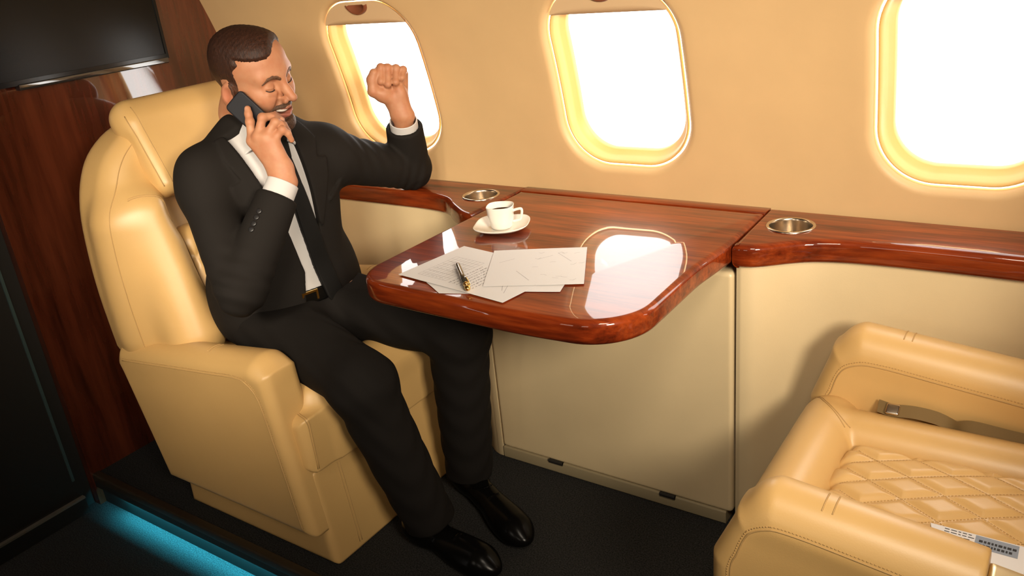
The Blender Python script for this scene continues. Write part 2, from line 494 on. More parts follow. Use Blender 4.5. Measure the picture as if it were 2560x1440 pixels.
# ------------------------------------------------------------------ room shell
XB, XE = -2.27, 1.15                    # bulkhead and rear end of the part that is built
def wall_y(z):
    t = max(z-.71, 0); return 1.778-.073*(z-.71)-.287*t*t
def wpt(x, z, d=0.):
    """point on the curved side wall, d = depth outward along its normal"""
    e = .002; s = (wall_y(z+e)-wall_y(z-e))/(2*e); n = np.array([0, 1, -s]); n /= np.linalg.norm(n)
    return np.array([x, wall_y(z), z])+n*d
WIN = [(-1.652, 'first'), (-.9225, 'middle'), (-.200, 'third'), (.526, 'fourth')]
WA, WZ0, WZ1, WR = .1655, .781, 1.206, .118
WC = (WZ0+WZ1)/2; WH = (WZ1-WZ0)/2
def win_radius(ang, off=0.):
    """distance from the window centre to its rounded-rectangle outline along a direction"""
    a, b, r = WA+off, WH+off, max(WR+off, .02); c, s = abs(math.cos(ang)), abs(math.sin(ang))
    lo, hi = 0., .5
    for _ in range(40):
        m = (lo+hi)/2; qx, qz = max(m*c-(a-r), 0), max(m*s-(b-r), 0)
        ins = (math.hypot(qx, qz) <= r) and m*c <= a and m*s <= b
        lo, hi = (m, hi) if ins else (lo, m)
    return lo
def build_side_wall():
    mb = MB(); z0, z1 = -.05, 1.44; lip = .019
    xs = [XB]+[(WIN[i][0]+WIN[i+1][0])/2 for i in range(3)]+[XE]
    for i, (cx, _) in enumerate(WIN):
        x0, x1 = xs[i], xs[i+1]
        angs = sorted(set([round(2*PI*j/120, 6) for j in range(120)]+[round(math.atan2(z-WC, x-cx) % (2*PI), 6) for x in (x0, x1) for z in (z0, z1)]))
        n = len(angs); k = len(mb.v); rings = []
        for t in np.linspace(0, 1, 13):
            row = []
            for a in angs:
                c, s = math.cos(a), math.sin(a); ro = 1e9
                if abs(c) > 1e-9: ro = min(ro, ((x1 if c > 0 else x0)-cx)/c)
                if abs(s) > 1e-9: ro = min(ro, ((z1 if s > 0 else z0)-WC)/s)
                r = ro*(1-t)+win_radius(a, lip)*t
                row.append(wpt(cx+r*c, WC+r*s))
            rings.append(row)
        for q in np.linspace(0, 1, 7)[1:]:
            an = q*PI/2
            rings.append([wpt(cx+win_radius(a, lip-lip*math.sin(an))*math.cos(a), WC+win_radius(a, lip-lip*math.sin(an))*math.sin(a), lip*(1-math.cos(an))) for a in angs])
        rings.append([wpt(cx+win_radius(a)*math.cos(a), WC+win_radius(a)*math.sin(a), .05) for a in angs])
        for row in rings: mb.v += [tuple(p) for p in row]
        for r in range(len(rings)-1):
            for j in range(n):
                mb.f.append((k+r*n+j, k+r*n+(j+1) % n, k+(r+1)*n+(j+1) % n, k+(r+1)*n+j))
    o = mb.build('wall_right', M['wall'], normals=False); tag(o, kind='structure')
    for p in o.data.polygons: pass
    fix_normals(o)
def build_window(i, cx):
    root = empty('window_%d' % (i+1), (cx, wall_y(WC), WC), kind='structure')
    angs = [2*PI*j/120 for j in range(120)]
    def ring(off, d): return [tuple(wpt(cx+win_radius(a, off)*math.cos(a), WC+win_radius(a, off)*math.sin(a), d)) for a in angs]
    def loft(rows, cap=False):
        mb = MB(); n = 120
        for r in rows: mb.v += r
        for r in range(len(rows)-1):
            for j in range(n): mb.f.append((r*n+j, r*n+(j+1) % n, (r+1)*n+(j+1) % n, (r+1)*n+j))
        if cap: mb.f.append(tuple((len(rows)-1)*n+j for j in range(n)))
        return mb
    loft([ring(-.0045, .030), ring(-.0045, .015), ring(-.0055, .0135), ring(-.0085, .0150), ring(-.0125, .0225), ring(-.0150, .036), ring(-.0175, .042), ring(-.0260, .0500), ring(-.0285, .0530), ring(-.0290, .064)]).build('window_frame', M['reveal'], root)
    loft([ring(-.0005, .0185), ring(-.0040, .0185)]).build('rim_glow', M['glow_warm'], root)  # emissive ring in the gap round the window frame
    loft([ring(-.020, .0615), ring(-.020, .0635)], True).build('window_pane', M['pane'], root, normals=False)
    # shade pulled a little way down, in front of the reveal
    mb = MB(); zb = 1.147; top = []
    rim = [(cx+win_radius(a, -.002)*math.cos(a), WC+win_radius(a, -.002)*math.sin(a)) for a in angs]
    up = [p for p in rim if p[1] > zb]
    up.sort(key=lambda p: -p[0])
    xr = max(p[0] for p in up); xl = min(p[0] for p in up)
    up = [(xr+.002, zb)]+up+[(xl-.002, zb)]
    def zrow(p, f): return (p[0], zb+(p[1]-zb)*f)
    for d in (.0090, .0125):
        for f in (0, .25, .5, .75, 1): mb.v += [tuple(wpt(*zrow(p, f), d)) for p in up]
    m = len(up)
    for s in range(2):
        for r in range(4):
            for j in range(m-1):
                a = s*5*m+r*m+j; mb.f.append((a, a+1, a+m+1, a+m))
    for j in range(m-1): mb.f.append((j, j+1, 5*m+j+1, 5*m+j))
    sh = mb.build('window_shade', M['shade'], root)
    hb = MB(); P = []
    for j in range(25):
        a = PI+PI*j/24; P.append((cx-.002+.038*math.cos(a), 1.198+.026*math.sin(a)))
    for d, g in ((.009, 1.), (.004, .97), (.002, .86), (.003, .74), (.007, .66)):
        hb.v += [tuple(wpt(cx-.002+(p[0]-cx+.002)*g, 1.198+(p[1]-1.198)*g, d)) for p in P]
    for r in range(4):
        for j in range(24): hb.f.append((r*25+j, r*25+j+1, (r+1)*25+j+1, (r+1)*25+j))
    hb.f.append(tuple(4*25+j for j in range(25)))
    hb.build('shade_handle', M['handle'], sh)
def build_room():
    build_side_wall()
    for i, (cx, _) in enumerate(WIN): build_window(i, cx)
    st = lambda o: tag(o, kind='structure')
    # bulkhead: wood from the aisle edge to the side wall
    mb = MB(); mb.box((XB-.03, .925, -.10), (XB, 1.80, 1.74)); st(mb.build('wall_front', M['wood_z'], smooth=False))
    mb = MB(); mb.box((XB-.05, -.56, -.10), (XB-.03, .925, 1.74)); o = st(mb.build('door_1', M['dark'], smooth=False))
    mb = MB(); mb.box((XB-.031, .882, .0), (XB-.024, .889, .95)); mb.build('led_reflection', plain('painted_led_reflection', (.05, .08, .075, 1), .4), o, smooth=False)  # reflection of the blue LED in the door edge, painted as a teal strip
    mb = MB(); mb.box((XB-.03, -.5, -.10), (XB+.002, .89, -.052)); st(mb.build('trim_2', M['dark'], smooth=False))
    mb = MB(); mb.box((XB-.010, -.5, -.0519), (XB+.004, .89, -.046)); st(mb.build('trim_3', M['pale_trim'], smooth=False))
    # two floor levels
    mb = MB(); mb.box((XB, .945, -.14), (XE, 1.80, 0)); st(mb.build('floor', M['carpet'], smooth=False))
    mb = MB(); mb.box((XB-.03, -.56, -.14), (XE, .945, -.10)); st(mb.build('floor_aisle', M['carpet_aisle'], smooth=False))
    mb = MB(); mb.box((XB, .9435, -.10), (XE, .9449, -.022)); st(mb.build('trim_4', M['dark'], smooth=False))
    mb = MB(); slab(mb, [(XB, .929), (XE, .929), (XE, .953), (XB, .953)], -.022, .004, .005); st(mb.build('trim_1', M['trim'], ang=40))
    mb = MB(); mb.box((XB, .9292, -.039), (XE, .9325, -.012)); st(mb.build('light_skirt', M['dark'], smooth=False))  # skirt added to cut off the blue strip's spill across the aisle
    mb = MB(); mb.box((XB+.12, .934, -.030), (XE, .943, -.0225))
    tag(mb.build('light_strip', M['led_blue'], smooth=False), 'blue light strip tucked under the step edge along the aisle', 'light')
    # ceiling and the far side of the cabin
    prof = [(wall_y(1.44), 1.44), (1.58, 1.52), (1.45, 1.61), (1.25, 1.68), (.95, 1.72), (.62, 1.735), (.3, 1.72), (0, 1.68), (-.2, 1.61), (-.36, 1.52), (-.42, 1.44)]
    prof = smooth_poly(prof, 4, False); mb = MB()
    for y, z in prof: mb.v += [(XB, y, z), (XE, y, z)]
    for j in range(len(prof)-1): mb.f.append((2*j, 2*j+1, 2*j+3, 2*j+2))
    st(mb.build('ceiling', M['ceiling'], normals=False))
    prof = [(-.42, 1.44), (-.50, 1.2), (-.54, .9), (-.55, .6), (-.55, -.1)]; mb = MB()
    for y, z in prof: mb.v += [(XB, y, z), (XE, y, z)]
    for j in range(len(prof)-1): mb.f.append((2*j, 2*j+1, 2*j+3, 2*j+2))
    st(mb.build('wall_left', M['far_wall'], normals=False))
    mb = MB(); mb.box((XE, -.6, -.14), (XE+.03, 1.82, 1.76)); st(mb.build('wall_back', M['wood_z'], smooth=False))
    # television on the bulkhead
    tv = empty('mounted_television', (XB, 1.09, 1.10), 'large dark wall television on the red wood bulkhead', 'television')
    y0, y1, z0, z1, xf = .66, 1.487, 1.101, 1.60, -2.235
    mb = MB(); mb.box((XB+.0005, y0+.05, z0+.03), (xf-.02, y1-.05, z1-.03)); mb.build('back_case', M['bezel'], tv, smooth=False)
    mb = MB()
    mb.box((xf-.020, y0, z0), (xf, y1, z0+.013)); mb.box((xf-.020, y0, z1-.010), (xf, y1, z1)); mb.box((xf-.020, y0, z0+.013), (xf, y0+.008, z1-.010)); mb.box((xf-.020, y1-.008, z0+.013), (xf, y1, z1-.010))
    mb.build('bezel', M['bezel'], tv, smooth=False)
    mb = MB(); mb.box((xf-.018, y0+.008, z0+.013), (xf-.003, y1-.008, z1-.010)); mb.build('screen', M['screen'], tv, smooth=False)
    mb = MB(); slab(mb, [(xf-.019, 1.05), (xf+.003, 1.05), (xf+.003, y1-.006), (xf-.019, y1-.006)], z0-.012, z0+.003, .003); mb.build('lower_strip', M['tvstrip'], tv, ang=40)

# ------------------------------------------------------------------ ledges, table and side panels
TZ = .71
RIGHT_FRONT = [(-.5705, 1.530), (-.555, 1.527), (-.53, 1.532), (-.506, 1.546), (-.467, 1.576), (-.427, 1.599), (-.37, 1.614), (-.29, 1.622), (-.175, 1.625), (.2, 1.626), (XE, 1.626)]
LEFT_FRONT = [(-1.2265, 1.530), (-1.245, 1.530), (-1.272, 1.540), (-1.305, 1.562), (-1.34, 1.588), (-1.372, 1.616), (-1.41, 1.634), (-1.478, 1.645), (-1.6, 1.648), (-1.9, 1.648), (XB, 1.648)]
def front_curve(P): return smooth_poly(P[:-1], 6, False)+[np.array(P[-1])]
def hole_slab(name, outline, hole_c, hole_r, z0, z1, r, mat, parent):
    """slab with a round well cut through its top for the cup holder"""
    mb = MB(); slab(mb, outline, z0, z1, r, 6); o = mb.build(name, mat, parent, ang=50)
    bm = bmesh.new(); bm.from_mesh(o.data)
    # replace the two caps by a triangulated face with a hole
    caps = [f for f in bm.faces if len(f.verts) > 20]
    for f in caps:
        top = f.calc_center_median().z > (z0+z1)/2; z = z1 if top else z0
        loop = [v for v in f.verts]; bm.faces.remove(f)
        circ = [bm.verts.new((hole_c[0]+hole_r*math.cos(2*PI*j/40), hole_c[1]+hole_r*math.sin(2*PI*j/40), loop[0].co.z)) for j in range(40)]
        ed = []
        for lp in (loop, circ):
            for a, b in zip(lp, lp[1:]+lp[:1]):
                e = bm.edges.get((a, b)) or bm.edges.new((a, b)); ed.append(e)
        bmesh.ops.triangle_fill(bm, edges=ed, use_beauty=True)
    bmesh.ops.recalc_face_normals(bm, faces=bm.faces); bm.to_mesh(o.data); bm.free(); auto(o, 50)
    return o
def cup_well(c, parent):
    mb = MB()
    mb.lathe([(.0500, 0.0), (.0500, .0022), (.0475, .0036), (.0445, .0030), (.0432, .0005), (.0428, -.004), (.0425, -.055), (.040, -.060), (.0001, -.060)], (c[0], c[1], TZ), 56, cap=False)
    mb.build('cup_holder', M['steel'], parent)
def panel_from(name, curve, z0, z1, back, label, inset):
    C2 = [np.array(p) for p in curve]; out = []
    for i, p in enumerate(C2):
        t = C2[min(i+1, len(C2)-1)]-C2[max(i-1, 0)]; t /= np.linalg.norm(t)
        nrm = np.array([-t[1], t[0]]); nrm = nrm if nrm[1] > 0 else -nrm
        out.append(p+nrm*inset)
    inn = [p+np.array([0, .012]) for p in out]
    o = [tuple(p) for p in out]+[tuple(p) for p in inn[::-1]]
    mb = MB(); slab(mb, o, z0, z1, .003, 3); return mb.build(name, M['panel'], ang=40)
def build_ledges():
    rc, lc = front_curve(RIGHT_FRONT), front_curve(LEFT_FRONT)
    rt = empty('side_ledge', (.2, 1.7, .66), 'glossy red wood ledge under the right-hand windows, right of the table', 'ledge', 'wood ledges along the window wall')
    hole_slab('ledge_top', [tuple(p) for p in rc]+[(XE, 1.7775), (-.5705, 1.7775)], (-.497, 1.672), .046, .660, TZ, .013, M['wood_x'], rt)
    cup_well((-.497, 1.672), rt)
    lt = empty('side_ledge', (-1.7, 1.7, .66), 'glossy red wood ledge carrying the elbow of the raised arm, left of the table', 'ledge', 'wood ledges along the window wall')
    hole_slab('ledge_top', [tuple(p) for p in lc]+[(XB+.001, 1.7775), (-1.2265, 1.7775)], (-1.303, 1.672), .046, .660, TZ, .013, M['wood_x'], lt)
    cup_well((-1.303, 1.672), lt)
    # table leaf
    tb = empty('folding_table', (-.9, 1.45, .66), 'glossy red wood table leaf folded out in front of the man', 'table')
    out = round_corners([(-1.2235, 1.738), (-1.2235, 1.52), (-1.2265, 1.097), (-.80, 1.083), (-.585, 1.097), (-.5865, 1.40), (-.5735, 1.53), (-.5735, 1.738)], [0, 0, .092, .9, .118, .5, .3, 0], 14)
    out = resample(out, .02)
    mb = MB(); slab(mb, [tuple(p) for p in out], .662, TZ, .0135, 7); mb.build('table_top', M['wood_x'], tb, ang=50)
    mb = MB(); slab(mb, [(-1.2235, 1.7395), (-.5735, 1.7395), (-.5735, 1.7775), (-1.2235, 1.7775)], .662, TZ, .0015, 2); mb.build('rear_rail', M['wood_x'], tb, ang=40)
    mb = MB(); mb.box((-1.21, 1.60, .648), (-.585, 1.73, .6615)); mb.build('mounting_bracket', M['dark'], tb, smooth=False)
    # leather-covered panels below
    tag(panel_from('cabin_lining', rc, .0, .6595, 1.70, '', .016), 'curved beige leather side panel right of the centre cabinet, behind the empty armchair', 'panel', 'beige leather side panels below the ledge')
    tag(panel_from('cabin_lining', [(-1.2295, 1.530)]+[tuple(p) for p in lc[6:]], .0, .6595, 1.70, '', .016), 'curved beige leather side panel left of the centre cabinet, behind the seated man', 'panel', 'beige leather side panels below the ledge')
    cb = empty('cabinet', (-.9, 1.6, 0), 'beige leather-fronted side cabinet with a metal foot rail, below the table', 'cabinet')
    s = Sdf().box((-.9005, 1.64, .3375), (.3265, .0955, .3025), .009)
    sdf_obj('door', s, .006, M['panel'], cb)
    mb = MB(); mb.box((-1.2265, 1.60, .002), (-.5715, 1.7, .640)); mb.build('carcass', M['dark'], cb, smooth=False)
    mb = MB(); slab(mb, [(-1.224, 1.5425), (-.588, 1.5425), (-.588, 1.72), (-1.224, 1.72)], .001, .036, .004, 3); mb.build('foot_rail', plain('foot_rail_paint', (.30, .24, .14, 1), .35), cb, ang=40)
    for x0, x1 in ((-1.075, -1.033), (-.755, -.715)):
        mb = MB(); mb.box((x0, 1.5385, .030), (x1, 1.552, .039)); mb.tube([(x0, 1.540, .037), (x1, 1.540, .037)], .004, 8); mb.build('hinge', M['dark'], cb, ang=40)
# ------------------------------------------------------------------ armchairs
YC = 1.27
def mirror(p): return (-1.735-p[0],)+tuple(p[1:])
class Seams:
    """each seam line becomes a mesh of its own, the fine stitches one mesh"""
    def __init__(s): s.lines = []; s.st = MB()
    def tube(s, pts, r, n=6): s.lines.append(MB().tube(pts, r, n))
    def build(s, name, mat, parent):
        for l in s.lines: l.build('seam', mat, parent)
        if s.st.v: tag(s.st.build('stitching', mat, parent), kind='stuff')
def seam(mb, sdf, pts, r=.0011, off=.0002, n=None):
    P = onto(sdf, np.array(pts, float), off)
    mb.tube([tuple(q) for q in P], r, 6)
def dashes(mb, sdf, pts, r=.0007, dash=.0030, gap=.0022):
    P = np.array(pts, float); L = np.concatenate([[0], np.cumsum(np.linalg.norm(np.diff(P, axis=0), axis=1))])
    t = 0.; seg = []
    while t+dash < L[-1]:
        seg.append([[np.interp(q, L, P[:, i]) for i in range(3)] for q in (t, t+dash/2, t+dash)]); t += dash+gap
    if not seg: return
    Q = onto(sdf, np.array(seg).reshape(-1, 3), .0004).reshape(-1, 3, 3)
    for q in Q: mb.st.tube([tuple(x) for x in q], r, 5)
def line(a, b, n=24): return [np.array(a, float)+(np.array(b, float)-np.array(a, float))*t for t in np.linspace(0, 1, n)]
def polyline(pts, n=16):
    out = []
    for a, b in zip(pts[:-1], pts[1:]): out += line(a, b, n)[:-1]
    return out+[np.array(pts[-1], float)]
def outward(pts, d):
    """the same line moved d towards the outside of the armrest outline"""
    P = np.array(pts, float); t = np.gradient(P, axis=0); n = np.stack([-t[:, 2], 0*t[:, 0], t[:, 0]], 1)
    n /= np.linalg.norm(n, axis=1)[:, None]+1e-9
    if n[0][2] < 0: n = -n
    return P+n*d+np.array([0, .0, 0])
def quilt(sdf, box, px, py, depth, cx, cy, width=.008):
    """diamond grooves pressed into a cushion top"""
    (x0, x1), (y0, y1), (z0, z1) = box
    def f(P):
        a = (P[:, 0]-cx)/px; b = (P[:, 1]-cy)/py; k = 1/math.hypot(1/px, 1/py)
        u, v = a+b, a-b
        d = np.minimum(np.abs(u-np.round(u)), np.abs(v-np.round(v)))*k
        m = (P[:, 0] > x0) & (P[:, 0] < x1) & (P[:, 1] > y0) & (P[:, 1] < y1) & (P[:, 2] > z0) & (P[:, 2] < z1)
        return np.where(m, depth*np.exp(-(d/width)**2)-depth*.25*np.clip(d/(k*.25), 0, 1), 0).astype(np.float32)
    sdf.fn(f, ((x0+x1)/2, (y0+y1)/2, (z0+z1)/2), 1., 'd')
def build_chair(facing, label):
    """facing +1: faces the table from the bulkhead side; -1: the mirrored chair opposite"""
    X = (lambda x: x) if facing > 0 else (lambda x: -1.735-x)
    bx = 0
    T = lambda p: (X0_(p[0])+bx, p[1], p[2])
    X0_ = X
    root = empty('armchair', (X(-1.62), YC, 0), label, 'armchair')
    pol = lambda P: [(X(x), z) for x, z in P]
    # pedestal
    s = Sdf().prism(pol([(-1.88, .001), (-1.322, .001), (-1.350, .25), (-1.86, .25)]), 1, .99, 1.55, .018)
    o = sdf_obj('pedestal', s, .006, M['leather'], root)
    mb = Seams()
    for y in (1.075, 1.465):
        for dy in (-.004, .004): seam(mb, s, [T(p) for p in line((-1.31, y+dy, .24), (-1.30, y+dy, .02), 12)], .0010)
    mb.build('stitching', M['thread'], o)
    # arms
    arm_poly = [(-1.975, .43), (-1.952, .462), (-1.43, .527), (-1.382, .510), (-1.335, .10), (-1.885, .10)]
    for side, (y0, y1) in ((0, (.950, 1.052)), (1, (1.485, 1.587))):
        s = Sdf()
        if facing < 0:
            dy, dz = (.012, -.026) if side == 0 else (-.01, 0)
            P = [(-1.98, .43), (-1.955, .500+dz), (-1.43, .560+dz), (-1.378, .535+dz), (-1.338, .42), (-1.335, .10), (-1.885, .10)]
            a = Sdf()
            s.prism(pol(P), 1, y0+dy, y1+dy, .034)
            s.cone(T((-1.93, (y0+y1)/2+dy, .500+dz)), T((-1.43, (y0+y1)/2+dy, .548+dz)), .028, .028, .05)
            if side == 0: s.box(T((-2.0, 1.0, .3)), (.30, .3, .6), .002, .004, 's')
        else:
            s.prism(pol(arm_poly), 1, y0, y1, .026)
            s.cone(T((-1.93, (y0+y1)/2, .443)), T((-1.43, (y0+y1)/2, .505)), .030, .030, .04)
        o = sdf_obj('armrest', s, .005, M['leather'], root)
        yo = y0-.01 if side == 0 else y1+.01
        mb = Seams(); ins = .030
        if facing > 0:
            path = [(-1.935, yo, .440), (-1.60, yo, .479), (-1.475, yo, .493), (-1.440, yo, .485), (-1.418, yo, .458), (-1.404, yo, .40), (-1.363, yo, .11)]
        else:
            path = [(-1.93, yo, .470), (-1.60, yo, .508), (-1.47, yo, .522), (-1.425, yo, .517), (-1.397, yo, .495), (-1.384, yo, .455), (-1.374, yo, .40), (-1.368, yo, .11)]
        path = smooth_poly(path[:1]+[path[1]]+path[2:], 6, False)
        pts = [T(p) for p in polyline(path, 4)]
        if facing < 0 and side == 0: pts = [p for p in pts if p[0] < -.035]
        if facing < 0: pts = [(p[0], yo if side == 0 else y0+dy-.01, p[2]+(dz*.35 if p[2] > .38 else 0)) for p in pts]
        seam(mb, s, pts, .0012); dashes(mb, s, outward(pts, .007))
        xs = -1.614 if facing > 0 else -1.509
        zt = .60
        for dx in (-.006, .006):
            seam(mb, s, [T((xs+dx*(1 if facing > 0 else 1.2), y, zt)) for y in np.linspace(y0+.012, y1-.010, 14)], .0011)
        mb.build('stitching', M['thread'], o)
        if facing < 0 and side == 0:
            P = [(-1.98, .42), (-1.955, .466), (-1.66, .502), (-1.66, .11), (-1.885, .11)]
            e = Sdf().prism(pol(P), 1, y0+.018, y1+.006, .026)
            e.box(T((-1.4, 1.0, .3)), (.3005, .3, .6), .001, .002, 's')
            sdf_obj('end_cap', e, .005, M['champagne'], root)
    # seat cushion with raised bolsters round a quilted inset
    xb = -1.86 if facing > 0 else -2.0
    s = Sdf().prism(pol([(xb, .252), (-1.337, .252), (-1.337, .385), (xb, .385)]), 1, 1.056, 1.481, .03)
    if facing > 0: s.prism(pol([(-1.400, .255), (-1.332, .255), (-1.332, .395), (-1.400, .395)]), 1, .985, 1.555, .026, .02)
    s.cone(T((-1.392, 1.085, .392)), T((-1.392, 1.455, .392)), .056, .056, .03)
    s.cone(T((-1.40, 1.425, .392)), T((xb+.02, 1.425, .392)), .054, .054, .012)
    s.cone(T((-1.40, 1.115, .392)), T((xb+.02, 1.115, .392)), .054, .054, .012)
    o = sdf_obj('seat_cushion', s, .004, M['leather'], root)
    mb = Seams()
    for y0, y1 in ((1.475, 1.375), (1.065, 1.165)):
        for d in (0, .006):
            seam(mb, s, [T((-1.340-(q*.105)-d, y0+(y1-y0)*q, .47)) for q in np.linspace(0, 1, 16)], .0010)
    if facing > 0:
        for y in (1.000, 1.006): seam(mb, s, [T(p) for p in polyline([(-1.39, y, .42), (-1.345, y, .405), (-1.325, y, .38), (-1.32, y, .265)], 10)], .0010)
    mb.build('stitching', M['thread'], o)
    xm = -1.635 if facing > 0 else -1.70; xh = -1.445-xm
    q = Sdf().box(T((xm, 1.270, .375)), (xh, .106, .048), .026)
    q.ell(T((xm, 1.27, .395)), (xh+.01, .12, .036), .02)
    quilt(q, ((-3, 3), (0, 3), (.40, .5)), .115, .065, .0055, X(-1.5025), 1.262)
    qo = sdf_obj('quilted_inset', q, .0028, M['leather'], o)
    mb = Seams()
    for sg in (1, -1):
        for k in range(-6, 7):
            pts = []
            for t in np.linspace(-.11, .11, 40):
                y = 1.262+t; x = X(-1.5025)+(k-sg*t/.065)*.115
                if abs(x-X(xm)) < xh-.012 and abs(y-1.27) < .094: pts.append((x, y, .43))
            if len(pts) > 3: dashes(mb, q, pts, .0008, .0030, .0022)
    mb.build('stitching', M['thread'], qo)
    # backrest shell with wings; the empty chair is slid back a little further
    X0 = X; bx = 0 if facing > 0 else .15
    X = lambda x: X0(x)+bx
    s = Sdf()
    out = [(.452, .300), (.60, .306), (.72, .302), (.82, .290), (.90, .262), (.955, .220), (.995, .150), (1.01, .05)]
    out = [tuple(q) for q in smooth_poly(out, 4, False)]
    poly = [(YC+w, z) for z, w in out]+[(YC-w, z) for z, w in out[::-1]]
    s.prism(poly, 0, min(X(-2.02), X(-1.865)), max(X(-2.02), X(-1.865)), .052)
    s.cone(T((-1.90, 1.015, .50)), T((-1.885, 1.010, .78)), .055, .052, .05); s.cone(T((-1.90, 1.525, .50)), T((-1.885, 1.530, .78)), .055, .052, .05)
    s.cone(T((-1.76, 1.06, .50)), T((-1.83, 1.075, .80)), .07, .05, .10); s.cone(T((-1.76, 1.48, .50)), T((-1.83, 1.465, .80)), .07, .05, .10)
    s.ell(T((-1.735, YC, .80)), (.115, .155, .40), .07, 's'); s.ell(T((-1.78, YC, .80)), (.10, .165, .09), .05, 's')
    o = sdf_obj('backrest', s, .0055, M['leather'], root)
    mb = Seams()
    for sg in (-1, 1):
        w = [(.475, .295), (.60, .300), (.72, .296), (.82, .282), (.90, .252), (.95, .214), (.985, .165)]
        pts = smooth_poly([(X(-1.885), YC+sg*a, z) for z, a in w], 8, False)
        pts = [(p[0]+facing*.03, p[1], p[2]) for p in pts]
        seam(mb, s, pts, .0012)
        seam(mb, s, [T((-1.80+.02*t, YC+sg*(.278-.15*t), .880-.085*t*t)) for t in np.linspace(0, 1, 16)], .0011)
        seam(mb, s, [T((-1.80+.02*t, YC+sg*(.278-.15*t), .873-.085*t*t)) for t in np.linspace(0, 1, 16)], .0011)
    mb.build('stitching', M['thread'], o)
    # lumbar cushion, quilted
    th = math.radians(17)*facing
    Rl = np.array([[math.cos(th), 0, -math.sin(th)], [0, 1, 0], [math.sin(th), 0, math.cos(th)]])
    s = Sdf().box(T((-1.800, YC, .600)), (.062, .176, .150), .05, R=Rl)
    c0 = np.array(T((-1.80, YC, .60)))
    def qf(P, c0=A(c0), Rl=A(Rl)):
        L = (P-c0) @ Rl; k = 1/math.hypot(1/.10, 1/.13); u, v = L[:, 1]/.10+L[:, 2]/.13, L[:, 1]/.10-L[:, 2]/.13
        d = np.minimum(np.abs(u-np.round(u)), np.abs(v-np.round(v)))*k
        return np.where(L[:, 0]*facing > .02, .0045*np.exp(-(d/.007)**2), 0).astype(np.float32)
    s.fn(qf, c0, 1., 'd')
    sdf_obj('lumbar_cushion', s, .004, M['leather'], root)
    # headrest
    th = math.radians(27)*facing
    Rh = np.array([[math.cos(th), 0, -math.sin(th)], [0, 1, 0], [math.sin(th), 0, math.cos(th)]])
    up = Rh[:, 2]; nx = Rh[:, 0]*facing
    c = np.array(T((-1.858, YC, .925)))
    s = Sdf().box(c, (.040, .178, .105), .030, R=Rh)
    a = c+up*.100-nx*.016
    s.cone(a+np.array([0, -.138, 0]), a+np.array([0, .138, 0]), .048, .048, .025)
    o = sdf_obj('headrest', s, .0045, M['leather'], root)
    mb = Seams()
    for sg in (-1, 1):
        seam(mb, s, [c+nx*.06+up*(.135-.225*t)+np.array([0, sg*.158, 0]) for t in np.linspace(0, 1, 24)], .0011)
        seam(mb, s, [c+nx*.04+up*(.105-.2*t)+np.array([0, sg*.190, 0]) for t in np.linspace(0, 1, 24)], .0014)
    mb.build('stitching', M['thread'], o)
    # foot rail the pedestal stands on
    mb = MB(); mb.box((min(X(-1.80), X(-1.42)), 1.05, .0), (max(X(-1.80), X(-1.42)), 1.50, .004)); mb.build('floor_plate', M['dark'], root, smooth=False)
    if facing < 0:
        P = [(-.262, 1.458, .452), (-.235, 1.452, .452), (-.20, 1.452, .456), (-.165, 1.456, .452), (-.135, 1.458, .443), (-.10, 1.458, .446), (-.03, 1.458, .442), (.10, 1.458, .44), (.16, 1.44, .42)]
        P = smooth_poly(P, 6, False); mb = MB(); w = .024
        tw = np.interp(np.arange(len(P)), [0, 10, 20, 25, 30, 36, 48], [.25, .15, .2, 1.3, .5, .35, .3])
        V = []
        for p, t in zip(P, tw):
            d = np.array([0, math.cos(t+.6), math.sin(t+.6)])*w/2; n = np.array([0, -math.sin(t+.6), math.cos(t+.6)])*.0008
            V.append([p-d-n, p+d-n, p+d+n, p-d+n])
        for r in V: mb.v += [tuple(x) for x in r]
        for i in range(len(V)-1):
            for j in range(4): mb.f.append((i*4+j, i*4+(j+1) % 4, (i+1)*4+(j+1) % 4, (i+1)*4+j))
        mb.f += [(0, 1, 2, 3), tuple(4*(len(V)-1)+j for j in (3, 2, 1, 0))]
        b = mb.build('seat_belt', M['belt_web'], root, ang=40)
        mb = MB(); slab(mb, round_corners([(-.010, -.011), (.014, -.011), (.014, .011), (-.010, .011)], [.004]*4, 4), 0, .007, .003, 3)
        ob = mb.build('buckle', M['steel'], None, ang=40)
        ob.data.transform(Matrix.Translation((-.237, 1.452, .452)) @ Matrix.Rotation(.6, 4, 'X')); place(ob, b)
        # (place() shifted the object; geometry is in world coordinates)
    return root

